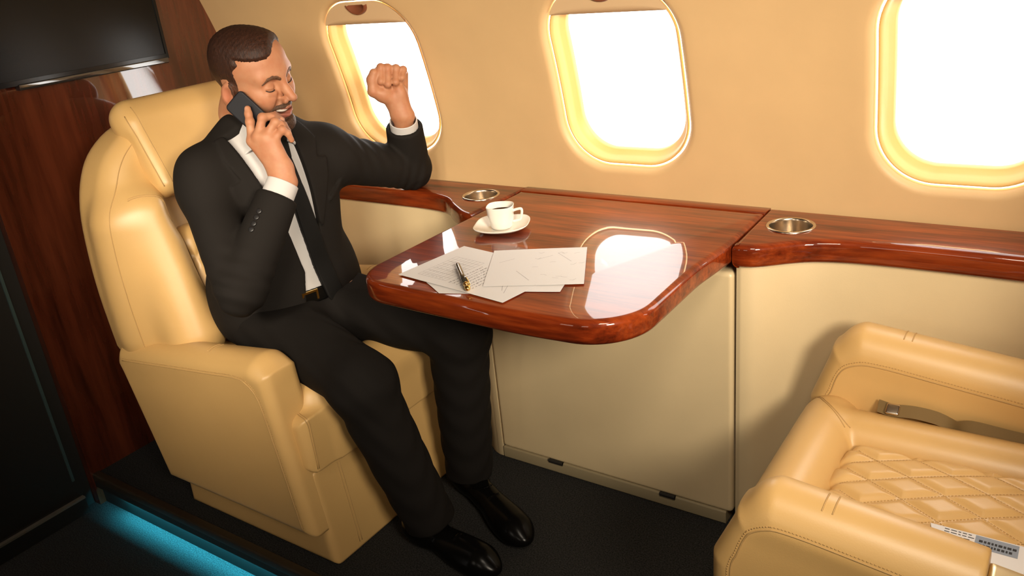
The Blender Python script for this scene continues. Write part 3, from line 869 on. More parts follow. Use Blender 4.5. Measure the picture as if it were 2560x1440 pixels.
# ------------------------------------------------------------------ things on the table
def sheet(pts, name, label, z, curl=0., group=None, strokes=None):
    """a sheet of paper given its corner quad on the table"""
    q = [np.array(p, float) for p in pts]; mb = MB(); n = 12
    c = sum(q)/4
    def P(u, v):
        p = (q[0]*(1-u)+q[1]*u)*(1-v)+(q[3]*(1-u)+q[2]*u)*v
        return (p[0], p[1], z+curl*(max(0, u-.5)*2)**2*(1-v)*.5+.0006*math.sin(3*u+2*v))
    for s in (0, 1):
        for i in range(n+1):
            for j in range(n+1):
                p = P(i/n, j/n); mb.v.append((p[0], p[1], p[2]+s*.00022))
    N = (n+1)**2
    for i in range(n):
        for j in range(n):
            a = i*(n+1)+j; mb.f += [(a, a+1, a+n+2, a+n+1), (N+a, N+a+n+1, N+a+n+2, N+a+1)]
    for i in range(n):
        for (a, b) in ((i, i+1), (n*(n+1)+i, n*(n+1)+i+1), (i*(n+1), (i+1)*(n+1)), (i*(n+1)+n, (i+1)*(n+1)+n)): mb.f.append((a, b, N+b, N+a))
    o = mb.build(name, M['paper'], origin=(c[0], c[1], z), ang=40)
    tag(o, label, 'paper', group)
    if strokes:
        for nm, mat, lines in strokes:
            k = MB()
            for ln, w in lines:
                L = [np.array(P(*uv))+np.array([0, 0, .0004]) for uv in ln]
                for a, b in zip(L[:-1], L[1:]):
                    t = b-a; ll = np.linalg.norm(t[:2])
                    if ll < 1e-6: continue
                    nn = np.array([-t[1], t[0], 0])/ll*w/2; e = t/ll*w*.3
                    i = len(k.v); k.v += [tuple(a-nn-e), tuple(a+nn-e), tuple(b+nn+e), tuple(b-nn+e)]; k.f.append((i, i+3, i+2, i+1))
            tag(k.build(nm, mat, o, smooth=False, normals=False), kind='stuff')
    return o
def scribble(rnd, u0, v0, du, dv, length, hgt, step=.0035):
    """a handwriting-like wiggle starting at (u0, v0) running along (du, dv)"""
    out = []; t = 0
    while t < length:
        w = rnd.uniform(.018, .045); word = []; s = 0
        while s < w:
            a = hgt*rnd.uniform(-1, 1); word.append((u0+(t+s)*du-a*dv, v0+(t+s)*dv+a*du)); s += step
        if len(word) > 1: out.append(word)
        t += w+rnd.uniform(.008, .016)
    return out
def build_table_things():
    rnd = random.Random(3)
    g = 'printed sheets spread on the table'
    z = TZ+.0012
    # long strip-like sheet lying lowest, only its corners show
    sheet([(-1.045, 1.135), (-.985, 1.100), (-.905, 1.13), (-.965, 1.20)], 'paper_sheet', 'small lower sheet peeping out from under the near edge of the paper pile', z, 0, g)
    sheet([(-.99, 1.30), (-.822, 1.362), (-.770, 1.190), (-.945, 1.125)], 'paper_sheet', 'middle sheet of the pile whose corner shows between the other two', z+.0008, 0, g)
    ch = []
    for k in range(4):
        P = [(.10+.2*k+.03*i, .38+.25*math.sin(k*1.7)+.05*i*(1 if k % 2 else -.4)) for i in range(6)]
        ch.append((P, .0008))
    for k in range(14):
        u, v = rnd.uniform(.3, .95), rnd.uniform(.1, .9); ch.append(([(u, v), (u+.03, v+rnd.uniform(-.03, .03)), (u+.06, v+rnd.uniform(-.04, .02))], .0007))
    sheet([(-1.015, 1.326), (-.8365, 1.410), (-.7455, 1.236), (-.920, 1.154)], 'paper_sheet', 'right-hand sheet lying on top of the pile, beside the bright window reflection', z+.0024, 0, g, [('print', M['ink'], ch)])
    ln = []; dk = []
    for i in range(9): ln.append(([(.12+.035*i, .12), (.12+.035*i, .70)], .0006))
    for i in range(9): ln.append(([(.12, .12+.0725*i), (.40, .12+.0725*i)], .0006))
    for k in range(7):
        for w in scribble(rnd, .445+.036*k, .10, 0, 1, .52-.03*k, .0075): dk.append((w, .0007))
    for k in range(5):
        for w in scribble(rnd, .14, .16+.1*k, 1, 0, .2, .008): ln.append((w, .0005))
    cv = [[(.72, .62), (.76, .50), (.79, .36), (.86, .22)], [(.76, .66), (.80, .55), (.82, .40), (.90, .18)], [(.83, .7), (.86, .6)], [(.90, .82), (.94, .70)], [(.68, .3), (.74, .26)]]
    for c in cv: ln.append((smooth_poly(c, 5, False), .0009))
    sheet([(-1.127, 1.145), (-.841, 1.106), (-.812, 1.290), (-1.098, 1.329)], 'paper_sheet', 'left-hand sheet of the pile with a printed grid and handwriting, under the pen', z+.0014, 0, g, [('print', M['ink'], ln), ('handwriting', M['inkdark'], dk)])
    # pen
    zp = TZ+.0052+.0055
    a, b = np.array([-1.030, 1.219, zp]), np.array([-.928, 1.119, zp]); d = (b-a)/np.linalg.norm(b-a)
    L = np.linalg.norm(b-a); at = lambda t: a+d*L*t
    pen = empty('pen', tuple((a+b)/2), 'black lacquer ballpoint pen with gold end lying on the papers', 'pen')
    mb = MB(); mb.tube([at(t) for t in (0, .015, .06, .5, .80)], [.0030, .0044, .0048, .0055, .0052], 20); mb.build('barrel', M['black_lacquer'], pen)
    mb = MB(); mb.tube([at(t) for t in (.80, .805, .83, .835, .90, .905, .95, .985, 1.0)], [.0052, .0058, .0058, .0052, .0052, .0058, .0056, .0045, .0015], 20); mb.build('end_ring', M['gold'], pen)
    mb = MB(); sd = np.array([d[1], -d[0], 0])*-1
    off = sd*.0045+np.array([0, 0, .0052])
    mb.tube([at(.95)+off*.8, at(.94)+off*1.1, at(.80)+off*1.15, at(.66)+off*1.0, at(.645)+off*.85], [.0012, .0014, .0013, .0012, .0016], 8); mb.build('clip', M['gold'], pen)
    # cup on its saucer
    c = (-1.089, 1.462)
    sa = MB(); ang = math.radians(24)
    n = 64
    prof = [(.0001, .0025), (.030, .0025), (.036, .0030), (.050, .0075), (.0600, .0118), (.0625, .0132), (.0635, .0126), (.0615, .0100), (.050, .0042), (.034, .0), (.0001, .0)]
    for r, zz in prof:
        for j in range(n):
            a_ = 2*PI*j/n; q = (abs(math.cos(a_))**3.0+abs(math.sin(a_))**3.0)**(-1/3.0)
            q = 1+(q-1)*min(1, max(0, (r-.028)/.03))
            lift = 1+.25*max(0, q-1)*6*(r/.0635)**2
            x, y = r*q*math.cos(a_), r*q*math.sin(a_)
            sa.v.append((c[0]+x*math.cos(ang)-y*math.sin(ang), c[1]+x*math.sin(ang)+y*math.cos(ang), TZ+zz*lift))
    m = len(prof)
    for i in range(m-1):
        for j in range(n): sa.f.append((i*n+j, i*n+(j+1) % n, (i+1)*n+(j+1) % n, (i+1)*n+j))
    so = sa.build('saucer', M['porcelain'], origin=(c[0], c[1], TZ)); tag(so, 'white square-cornered porcelain saucer under the coffee cup', 'saucer')
    cup = empty('coffee_cup', (c[0], c[1], TZ+.003), 'small white porcelain espresso cup of black coffee on the saucer', 'cup')
    z0 = TZ+.0032; cb = MB(); n = 56
    prof = [(.0001, 0, 0), (.0190, 0, 0), (.0230, .0015, 0), (.0255, .007, .2), (.0275, .018, .6), (.0295, .034, 1), (.0310, .0505, 1), (.0312, .0525, 1), (.0304, .0535, 1), (.0293, .0525, 1), (.0288, .049, 1), (.0265, .020, .6), (.020, .006, .2), (.0001, .0045, 0)]
    for r, zz, sq in prof:
        for j in range(n):
            a_ = 2*PI*j/n; q = (abs(math.cos(a_))**3.2+abs(math.sin(a_))**3.2)**(-1/3.2); q = 1+(q-1)*sq*.8
            x, y = r*q*math.cos(a_), r*q*math.sin(a_)
            cb.v.append((c[0]+x*math.cos(ang)-y*math.sin(ang), c[1]+x*math.sin(ang)+y*math.cos(ang), z0+zz))
    for i in range(len(prof)-1):
        for j in range(n): cb.f.append((i*n+j, i*n+(j+1) % n, (i+1)*n+(j+1) % n, (i+1)*n+j))
    cb.build('cup_body', M['porcelain'], cup)
    k = MB(); k.lathe([(.0001, 0), (.0274, 0), (.0280, .0010)], (c[0], c[1], z0+.0385), 40); k.build('coffee', M['coffee'], cup)
    hd = np.array([math.cos(math.radians(20)), math.sin(math.radians(20)), 0])
    P = [np.array([c[0], c[1], z0])+hd*r+np.array([0, 0, h]) for r, h in ((.0290, .040), (.036, .0425), (.0475, .0445), (.0505, .040), (.0490, .030), (.0460, .021), (.040, .0175), (.0270, .0145))]
    k = MB(); k.tube(smooth_poly(P, 5, False), .0030, 12); k.build('handle', M['porcelain'], cup)
    # magazine on the right-hand seat
    mg = empty('newspaper', (.02, 1.12, .457), 'folded newspaper lying on the empty armchair beside its near armrest', 'newspaper')
    mb = MB(); slab(mb, [(-.10, 1.065), (.20, 1.065), (.20, 1.144), (-.12, 1.138)], 0.45400, 0.46250, .002, 2); mb.build('pages', M['paper'], mg, ang=40)
    gb = plain('newspaper_grey_blue', (.22, .25, .30, 1), .7); mb = MB()
    mb.box((-.060, 1.108, 0.46260), (-.006, 1.136, 0.46290)); mb.build('photo_block', gb, mg, smooth=False)
    mb = MB(); rr = random.Random(5)
    for row in range(3):
        x = -.10
        while x < -.068: w = rr.uniform(.003, .008); mb.box((x, 1.120+.006*row, 0.46270), (x+w, 1.1215+.006*row, 0.46285)); x += w+.002
    for row, (yy, hh) in enumerate(((1.118, .012), (1.096, .010), (1.080, .008))):
        x = .004
        while x < .18:
            w = rr.uniform(.004, .010); mb.box((x, yy, 0.46270), (x+w, yy+.0028, 0.46300))
            if rr.random() < .6: mb.box((x+w*.3, yy, 0.46270), (x+w*.3+.0022, yy+hh, 0.46300))
            if rr.random() < .5: mb.box((x+w*.6, yy-.004, 0.46270), (x+w*.6+.0022, yy-.0015, 0.46300))
            x += w+rr.uniform(.001, .004)
    for row in range(2):
        x = -.055
        while x < -.012: w = rr.uniform(.002, .005); mb.box((x, 1.113+.009*row, 0.46300), (x+w, 1.118+.009*row, 0.46320)); x += w+.0015
    tag(mb.build('print', plain('newspaper_ink', (.02, .02, .022, 1), .8), mg, smooth=False), kind='stuff')
# ------------------------------------------------------------------ the man
def frame_ypr(o, yaw, pitch, roll):
    cy, sy, cp, sp = math.cos(yaw), math.sin(yaw), math.cos(pitch), math.sin(pitch)
    F = np.array([cp*cy, cp*sy, -sp]); L = np.array([-sy, cy, 0]); U = np.cross(F, L)
    c, s = math.cos(roll), math.sin(roll)
    return Frame(o, np.stack([F, c*L+s*U, -s*L+c*U], 1))
HS = .94
HF = frame_ypr((-1.605, 1.26, 1.084), .163, .187, .175)
def hl(P): return HF.loc(P)/np.float32(HS)
def hw(p): return HF.w(np.array(p, float)*HS)
TF = frame_ypr((-1.60, 1.25, 0), math.radians(-15), 0, 0)
def embed(dst, loc_sdf, c, r, k=.0, op='u'):
    dst.fn(lambda P: loc_sdf.ev(hl(P))*np.float32(HS), hw(c), r*HS, op, k); return dst
def head_shape():
    s = Sdf()
    s.ell((-.006, 0, .038), (.092, .0745, .081), 0)
    s.ell((.036, 0, .048), (.058, .064, .060), .03)
    s.ell((.040, 0, -.024), (.052, .058, .062), .03)
    s.ell((.010, 0, -.030), (.055, .064, .055), .03)
    for y in (1, -1):
        s.cone((-.002, .056*y, -.048), (.030, .046*y, -.082), .017, .016, .03)
        s.cone((.030, .046*y, -.082), (.076, .013*y, -.098), .017, .016, .025)
        s.ell((.060, .043*y, -.018), (.026, .022, .022), .025)
        s.ell((.070, .034*y, -.036), (.020, .018, .017), .02)            # raised smiling cheek
    s.ball((.080, 0, -.097), .0195, .02)
    s.ell((.066, 0, -.058), (.032, .034, .030), .02)
    s.cone((.088, .012, .030), (.074, .047, .027), .011, .010, .022); s.cone((.088, -.012, .030), (.074, -.047, .027), .011, .010, .022)
    for y in (1, -1):
        s.ell((.102, .032*y, .006), (.020, .021, .015), .016, 's')
    # nose
    s.cone((.090, 0, .022), (.108, 0, -.012), .0085, .0095, .014); s.cone((.108, 0, -.012), (.1205, 0, -.0265), .0090, .0106, .010)
    for y in (1, -1):
        s.ell((.1030, .0135*y, -.0325), (.0125, .0080, .0090), .007)
        s.ell((.1110, .0065*y, -.0420), (.0055, .0036, .0040), .004, 's')
        s.cone((.1060, .0205*y, -.024), (.0955, .0240*y, -.037), .0030, .0030, .006, 's')
        s.cone((.0985, .0245*y, -.036), (.0860, .0385*y, -.062), .0036, .0036, .012, 's')   # smile fold
    # lids, nearly closed by the smile, looking down
    for y in (1, -1):
        s.ell((.0765, .0325*y, .0035), (.0152, .0165, .0130), .004)
        s.cone((.0945, .0235*y, -.0010), (.0935, .0335*y, -.0022), .0016, .0018, .0025, 's'); s.cone((.0935, .0335*y, -.0022), (.0850, .0465*y, -.0005), .0018, .0012, .0025, 's')
        s.cone((.0890, .0240*y, -.0125), (.0860, .0440*y, -.0095), .0040, .0035, .008)           # bag under the eye
        s.cone((.0905, .0210*y, .0110), (.0900, .0440*y, .0110), .0022, .0016, .006, 's')         # lid crease
    # mouth: open smile
    mw = [(.0760, -.0335, -.0500), (.0915, -.0180, -.0600), (.0975, 0, -.0630), (.0915, .0180, -.0600), (.0760, .0335, -.0500)]
    up = [(.0770, -.0330, -.0485), (.0935, -.0165, -.0540), (.1005, -.0040, -.0540), (.0995, 0, -.0552), (.1005, .0040, -.0540), (.0935, .0165, -.0540), (.0770, .0330, -.0485)]
    lo = [(.0765, -.0325, -.0520), (.0905, -.0180, -.0695), (.0955, 0, -.0745), (.0905, .0180, -.0695), (.0765, .0325, -.0520)]
    s.chain(up, [.0026, .0038, .0042, .0040, .0042, .0038, .0026], .004)
    s.chain(lo, [.0026, .0048, .0058, .0048, .0026], .005)
    s.chain(mw, [.0015, .0062, .0078, .0062, .0015], .0025, 's')
    s.ell((.084, 0, -.0630), (.016, .024, .0065), .002, 's')
    s.ell((.097, 0, -.0845), (.006, .016, .0035), .006, 's')
    # ears
    Re = np.array([[.94, .05, .30], [0.1, .99, 0], [-.30, 0, .95]])
    for y in (1, -1):
        s.ell((-.008, .0765*y, -.014), (.0200, .0085, .0310), .006, R=Re)
        s.ball((-.002, .0735*y, -.040), .0085, .008)
        s.ell((-.003, .0860*y, -.011), (.0120, .0075, .0190), .005, 's', R=Re)
    return s
HEAD = head_shape()
def torso_shape(off=0.):
    s = Sdf(); F = TF
    s.cone((0, -.130, .892), (0, .138, .880), .056+off, .056+off, 0, F=F)
    s.cone((-.012, 0, .950), (-.005, -.150, .905), .050+off, .052+off, .05, F=F); s.cone((-.012, 0, .950), (-.005, .150, .895), .050+off, .052+off, .05, F=F)
    s.ell((-.002, 0, .800), (.112+off, .166+off, .150+off), .05, F=F)
    s.ell((0, 0, .655), (.110+off, .152+off, .150+off), .06, F=F)
    s.ell((.004, 0, .535), (.122+off, .176+off, .110+off), .06, F=F)
    return s
SH_R, EL_R, WR_R = np.array([-1.632, 1.103, .880]), np.array([-1.478, 1.015, .672]), np.array([-1.464, 1.1775, .873])
SH_L, EL_L, WR_L = np.array([-1.556, 1.412, .872]), np.array([-1.535, 1.672, .765]), np.array([-1.4846, 1.6149, .9278])
FINGERS_R = dict(index=[(-1.5213,1.1637,.9655),(-1.5249,1.1711,1.0061),(-1.5303,1.1756,1.0225),(-1.5332,1.1787,1.0331)],
    middle=[(-1.5029,1.1664,.9745),(-1.4951,1.1827,1.014),(-1.4881,1.2078,1.0124),(-1.4816,1.2219,1.0007)],
    ring=[(-1.4866,1.1736,.9735),(-1.4699,1.194,1.0028),(-1.4665,1.2112,.9929),(-1.4651,1.2196,.9769)],
    little=[(-1.4752,1.1841,.9653),(-1.4562,1.1977,.9849),(-1.4527,1.208,.9748),(-1.4535,1.215,.9589)],
    thumb=[(-1.4901,1.1901,.9137),(-1.5266,1.2051,.9472),(-1.5429,1.2058,.9754)])
FINGERS_L = dict(index=[(-1.545,1.6173,1.0374),(-1.5076,1.5863,1.0535),(-1.5001,1.5709,1.0224),(-1.5089,1.5853,1.0108)],
    middle=[(-1.5327,1.6349,1.0394),(-1.4952,1.5975,1.0506),(-1.4871,1.5801,1.0139),(-1.4987,1.5936,1.0033)],
    ring=[(-1.5142,1.6461,1.0354),(-1.4811,1.6128,1.0469),(-1.4744,1.5967,1.0159),(-1.486,1.6059,1.0052)],
    little=[(-1.4968,1.6522,1.0252),(-1.4719,1.6288,1.0412),(-1.4665,1.614,1.0238),(-1.4783,1.6174,1.0132)],
    thumb=[(-1.5003,1.5954,.9766),(-1.5206,1.5601,.9987),(-1.5217,1.5622,1.0270),(-1.5150,1.5665,1.0430)])
def hand(s, fingers, wrist, fore, fist):
    rad = dict(index=(.0105, .0090, .0082, .0070), middle=(.0108, .0092, .0084, .0072), ring=(.0104, .0088, .0080, .0068), little=(.0095, .0078, .0070, .0060))
    w = np.array(wrist); across = np.array(fingers['index'][0])-np.array(fingers['little'][0]); across /= np.linalg.norm(across)
    for i, n in enumerate(('index', 'middle', 'ring', 'little')):                # metacarpals make the palm
        P = fingers[n]; b = w+across*(.015-.010*i)
        s.cone(b, P[0], .0135, .0125 if not fist else .0140, .016)
    for n in ('index', 'middle', 'ring', 'little'):
        P, r = fingers[n], [q*(1.07 if fist else 1) for q in rad[n]]
        for j in range(3): s.cone(P[j], P[j+1], r[j], r[j+1], .004 if j else .007)
        for j in (0, 1): s.ball(P[j], r[j]*1.07, .004)                             # knuckles
    T = fingers['thumb']
    tr = (.0165, .0140, .0130, .0118) if len(T) == 4 else (.0135, .0110, .0090)
    s.cone(w+(np.array(T[0])-w)*.2, T[0], .014, tr[0], .014)
    for j in range(len(T)-1): s.cone(T[j], T[j+1], tr[j], tr[j+1], .006)
    perp = across*.0085
    s.cone(w+perp, np.array(fore)+perp*1.3, .0185, .0215, .014); s.cone(w-perp, np.array(fore)-perp*1.3, .0185, .0215, .014)
    return s
def body_shape():
    s = Sdf()
    embed(s, HEAD, (0, 0, 0), .15)
    s.cone(hw((-.028, 0, -.050)), hw((-.040, 0, -.10)), .052, .053, .02); s.cone(hw((-.040, 0, -.10)), TF.w((-.010, 0, .930)), .053, .062, .03)
    t = torso_shape(-.020)
    s.fn(lambda P: t.ev(P), TF.w((0, 0, .72)), .36, 'u', .03)
    hand(s, FINGERS_R, (-1.4705, 1.1819, .9035), WR_R, False)
    s.cone(WR_R, EL_R, .026, .036, .01); s.cone(EL_R, SH_R, .038, .044, .01)
    hand(s, FINGERS_L, (-1.4938, 1.6124, .9611), WR_L, True)
    s.ell((-1.5122, 1.5808, .9884), (.021, .017, .021), .012); s.cone((-1.5250, 1.5800, 1.000), (-1.5230, 1.5830, 1.032), .014, .013, .008); s.ell((-1.4815, 1.614, .9850), (.018, .017, .024), .012)
    s.cone(WR_L, EL_L, .024, .034, .01); s.cone(EL_L, SH_L, .036, .042, .01)
    for hip, knee, ank in LEGS: s.cone(hip, knee, .070, .050, .03); s.cone(knee, ank, .050, .034, .02)
    return s
LEGS = [(np.array([-1.60, 1.170, .515]), np.array([-1.243, 1.095, .462]), np.array([-1.178, 1.160, .105])),
        (np.array([-1.58, 1.320, .515]), np.array([-1.182, 1.372, .478]), np.array([-1.205, 1.370, .105]))]
def skin_color(V):
    P = hl(V.astype(np.float32)); n = len(P)
    base = np.array([.455, .238, .132]); c = np.tile(base, (n, 1))
    def blob(center, r, col, amt):
        nonlocal c
        w = np.clip(1-np.sqrt((((P-A(center))/A(r))**2).sum(1)), 0, 1); w = (w*w*(3-2*w))[:, None]*amt
        c = c*(1-w)+np.array(col)*w
    for y in (1, -1):
        blob((.068, .040*y, -.028), (.04, .035, .032), (.50, .195, .11), .5)
        blob((-.006, .080*y, -.014), (.035, .02, .042), (.50, .17, .105), .6)
    blob((.118, 0, -.028), (.022, .02, .02), (.50, .195, .11), .5)
    # lips
    lip = Sdf()
    lip.chain([(.0780, -.0315, -.0490), (.0950, -.0160, -.0555), (.1020, 0, -.0565), (.0950, .0160, -.0555), (.0780, .0315, -.0490)], [.003, .0045, .005, .0045, .003], 0)
    lip.chain([(.0780, -.0310, -.0530), (.0920, -.0175, -.0705), (.0975, 0, -.0755), (.0920, .0175, -.0705), (.0780, .0310, -.0530)], [.003, .005, .0065, .005, .003], 0)
    w = np.clip(1-lip.ev(P)/.0016, 0, 1)[:, None]; c = c*(1-w)+np.array([.42, .13, .10])*w
    ins = np.clip((.0955-P[:, 0])/.006, 0, 1)*np.clip(1-np.abs(P[:, 2]+.0635)/.0070, 0, 1)*np.clip(1-np.abs(P[:, 1])/.030, 0, 1)*np.clip((P[:, 0]-.06)/.01, 0, 1)
    c = c*(1-np.clip(ins*3, 0, 1)[:, None])+np.array([.06, .012, .01])*np.clip(ins*3, 0, 1)[:, None]
    # stubble along jaw, cheeks and upper lip
    st = np.clip((-.030-P[:, 2]-.25*(.05-P[:, 0]))/.03, 0, 1)*np.clip((P[:, 2]+.16)/.03, 0, 1)*(np.abs(P[:, 1]) < .09)*(P[:, 0] > -.03)*.55
    c = c*(1-st[:, None])+np.array([.16, .085, .055])*st[:, None]
    # cropped hair showing skin at the temple
    nails = [(FINGERS_R['index'][3], (-.3, -.9, .3)), (FINGERS_R['middle'][3], (.8, -.5, .3))]
    for p, nd in nails:
        q = np.array(p)+np.array(nd)/np.linalg.norm(nd)*.0065
        w = np.clip((1-np.sqrt((((V-q)/.0060)**2).sum(1)))*3, 0, 1)[:, None]; c = c*(1-w)+np.array([.56, .32, .21])*w
    return c
def patch(region, thick, taper=.010):
    """a layer lying on the head where region < 0"""
    s = Sdf()
    def f(P):
        L = hl(P); d = HEAD.ev(L); g = region(L)
        return np.maximum(d-thick(L)*np.clip(.15-g/taper, 0, 1), g)*np.float32(HS)
    s.fn(f, hw((0, 0, 0)), .16)
    return s
def build_person():
    body = body_shape()
    root = sdf_obj('person', body, .0022, M['skin'], None, skin_color, origin=(-1.60, 1.25, .42))
    tag(root, 'smiling bearded person in a dark suit, phone at the ear, other fist raised', 'person')
    jt = torso_shape()
    # hair
    hair_poly = [np.array(q, np.float32) for q in [(.076, .20), (.083, .098), (.082, .080), (.072, .0725), (.050, .0705), (.022, .0705), (.002, .072), (.019, .046), (.022, .020), (.022, -.014), (.010, -.018), (.006, .004), (-.004, .022), (-.026, .018), (-.034, -.010), (-.042, -.036), (-.060, -.066), (-.15, -.080), (-.15, .2)]]
    def thick(L):
        top = np.clip((L[:, 2]-.045)/.05, 0, 1); frontal = np.clip((L[:, 0]-.0)/.08, 0, 1)
        return (.0016+.0060*top+.003*top*frontal+.0005*np.sin(L[:, 0]*420+L[:, 1]*160)*np.sin(L[:, 1]*330+L[:, 2]*120)*top).astype(np.float32)
    def region(L):
        return poly2d(L[:, 0]+.5*np.clip(L[:, 1], -.05, .05)*np.clip((L[:, 2]-.046)/.015, 0, 1), L[:, 2], hair_poly)+.0015*np.sin(L[:, 0]*900)*np.sin(L[:, 2]*700+L[:, 1]*500)
    hs = patch(region, thick)
    def hair_col(V):
        L = hl(V.astype(np.float32)); w = np.clip((.030-L[:, 2])/.05, 0, 1)
        return 1+w[:, None]*np.array([1.6, 1.9, 1.9])
    h = sdf_obj('hair', hs, .0022, M['hair'], root, hair_col, proj=False); tag(h, 'short dark brown hair, cropped at the temple')
    # beard and moustache
    chin = [np.array(p, np.float32) for p in [(.030, -.140), (.045, -.094), (.070, -.0815), (.095, -.0830), (.115, -.082), (.115, -.14)]]
    side = [np.array(p, np.float32) for p in [(.006, -.03), (.018, -.03), (.026, -.056), (.046, -.074), (.060, -.082), (.05, -.14), (.0, -.10)]]
    mo = Sdf()
    for y in (1, -1):
        mo.chain([(.1010, .002*y, -.0465), (.0985, .012*y, -.0480), (.0905, .0255*y, -.0490), (.0780, .0385*y, -.0550), (.0740, .0375*y, -.070), (.073, .0290*y, -.086)], [.0046, .0056, .0052, .0046, .0050, .008], .003)
    def breg(L):
        n = .0012*np.sin(L[:, 0]*1100)*np.sin(L[:, 2]*1300+L[:, 1]*900)
        return np.minimum(np.minimum(poly2d(L[:, 0], L[:, 2], chin)+.004*(np.abs(L[:, 1]) > .035), poly2d(L[:, 0], L[:, 2], side)), mo.ev(L))+n
    bs = patch(breg, lambda L: (.0016+.0030*np.clip((L[:, 0]-.04)/.03, 0, 1)+.0012*np.sin(L[:, 0]*1500)*np.sin(L[:, 1]*1300)*np.sin(L[:, 2]*1400)).astype(np.float32))
    b = sdf_obj('beard', bs, .0020, M['beard'], root, lambda V: np.ones((len(V), 3)), proj=False); tag(b, 'trimmed brown beard and moustache')
    for y in (-1, 1):
        bp = onto(HEAD, [(.101, .0125*y, .0200), (.0985, .021*y, .0250), (.094, .030*y, .0285), (.086, .040*y, .0280), (.076, .0500*y, .0215)])
        bw = Sdf().chain([tuple(q) for q in bp], [.0046, .0060, .0058, .0050, .0025], .003)
        e = patch(lambda L, bw=bw: bw.ev(L), lambda L: (.0022+.0006*np.sin(L[:, 1]*1500)).astype(np.float32), .004)
        sdf_obj('eyebrow', e, .0016, M['brow'], root, lambda V: np.ones((len(V), 3)), proj=False)
        mb = MB(); pts = [hw(q) for q in onto(HEAD, [(.0965, .0225*y, -.0012), (.0970, .0285*y, -.0034), (.0955, .0350*y, -.0040), (.0905, .0430*y, -.0026), (.0850, .0490*y, .0008)], .0006)]
        mb.tube(smooth_poly(pts, 5, False), [.0006]+[.0013]*14+[.0011]*5+[.0006], 8); mb.build('eyelashes', M['lash'], root)
    mb = MB(); V = []
    for k in range(13):
        a = math.radians(-62+124*k/12)
        for z in (-.0535, -.0600, -.0655): V.append(hw((.060+.0335*math.cos(a), .0290*math.sin(a), z+.0070*(abs(math.sin(a)))**2)))
    mb.v = [tuple(v) for v in V]
    for k in range(12):
        for j in range(2): mb.f.append((k*3+j, k*3+j+1, (k+1)*3+j+1, (k+1)*3+j))
    o = mb.build('teeth', M['teeth'], root); m = o.modifiers.new('thick', 'SOLIDIFY'); m.thickness = .003
    # shirt
    P3 = lambda pts: pts
    s = Sdf(); ti = torso_shape(-.011); s.fn(lambda P: ti.ev(P), TF.w((0, 0, .72)), .38, 'u', 0)
    s.fn(lambda P: .50-TF.loc(P)[:, 2], TF.w((0, 0, .7)), 2., 'i', .002)
    sh = sdf_obj('shirt', s, .0045, M['shirt'], root); tag(sh, 'white shirt')
    nb, nt = TF.w((.004, 0, .930)), hw((-.026, 0, -.103)); ax = (nt-nb)/np.linalg.norm(nt-nb)
    s = Sdf(); s.cyl(nb-ax*.035, nb+ax*.050, .0745, .0640, .002, 0.); s.cyl(nb-ax*.06, nb+ax*.09, .0705, .0585, .001, .001, 's')
    notch = [A(q) for q in [(-.026, 1.2), (-.012, .955), (.012, .925), (.036, .955), (.050, 1.2)]]
    s.fn(lambda P: np.maximum(poly2d(*(lambda L: (L[:, 1], L[:, 2]))(TF.loc(P)), notch), -(TF.loc(P)[:, 0]-.0)), TF.w((.07, 0, .98)), .14, 's', .002)
    sdf_obj('shirt_collar', s, .0018, M['shirt'], root)
    for side, w0, el in (('R', WR_R, EL_R), ('L', WR_L, EL_L)):
        d = (el-w0)/np.linalg.norm(el-w0)
        a, bb, r = (w0+d*.001, w0+d*.075, .0350) if side == 'R' else (w0+d*.016, w0+d*.09, .0365)
        s = Sdf(); s.cyl(a, bb, r, r+.001, .0012, 0.); s.cyl(a-d*.01, bb+d*.01, r-.0034, r-.0028, .001, .0008, 's')
        sdf_obj('shirt_cuff', s, .0013, M['shirt'], root)
    # jacket with an open front
    s = Sdf(); s.fn(lambda P: jt.ev(P), TF.w((0, 0, .72)), .40, 'u', 0)
    s.ell((-.045, -.130, .575), (.078, .065, .12), .05, F=TF); s.ell((-.045, .130, .575), (.078, .065, .12), .05, F=TF)
    s.cone(TF.w((-.030, -.075, .955)), TF.w((-.030, .075, .955)), .034, .034, .03)
    s.cone(TF.w((-.032, -.050, .985)), TF.w((-.032, .050, .985)), .024, .024, .03)
    V = [(-.128, 1.06), (-.106, .985), (-.084, .945), (-.060, .86), (-.034, .78), (-.008, .64), (-.022, .585), (-.040, .50), (.075, .50), (.042, .585), (.046, .69), (.052, .75), (.054, .88), (.052, .955), (.062, 1.06)]
    Vp = [A(p) for p in V]
    def vcut(P):
        L = TF.loc(P); return np.maximum(poly2d(L[:, 1], L[:, 2], Vp), .015-L[:, 0])
    s.fn(vcut, TF.w((.1, 0, .76)), .35, 's', .006)
    lapL = [A(p) for p in [(.052, .985), (.052, .75), (.060, .735), (.112, .850), (.118, .888), (.092, .894), (.108, .935), (.085, .985)]]
    lapR = [A(p) for p in [(-.098, .985), (-.034, .770), (-.040, .745), (-.112, .835), (-.122, .872), (-.100, .882), (-.122, .930), (-.116, .985)]]
    def lap(poly):
        def f(P):
            L = TF.loc(P); return smax(jt.ev(P)-.0055, np.maximum(poly2d(L[:, 1], L[:, 2], poly), .02-L[:, 0]), .003)
        return f
    for poly in (lapL, lapR): s.fn(lap(poly), TF.w((.1, 0, .86)), .22, 'u', .001)
    pk = [A(p) for p in [(.098, .782), (.150, .806), (.150, .818), (.098, .795)]]
    s.fn(lap(pk), TF.w((.1, .12, .80)), .08, 'u', .001)
    # sleeves
    s.chain([TF.w((0, -.150, .888)), SH_R+np.array([-.004, -.004, -.02]), EL_R], [.056, .059, .054], .03)
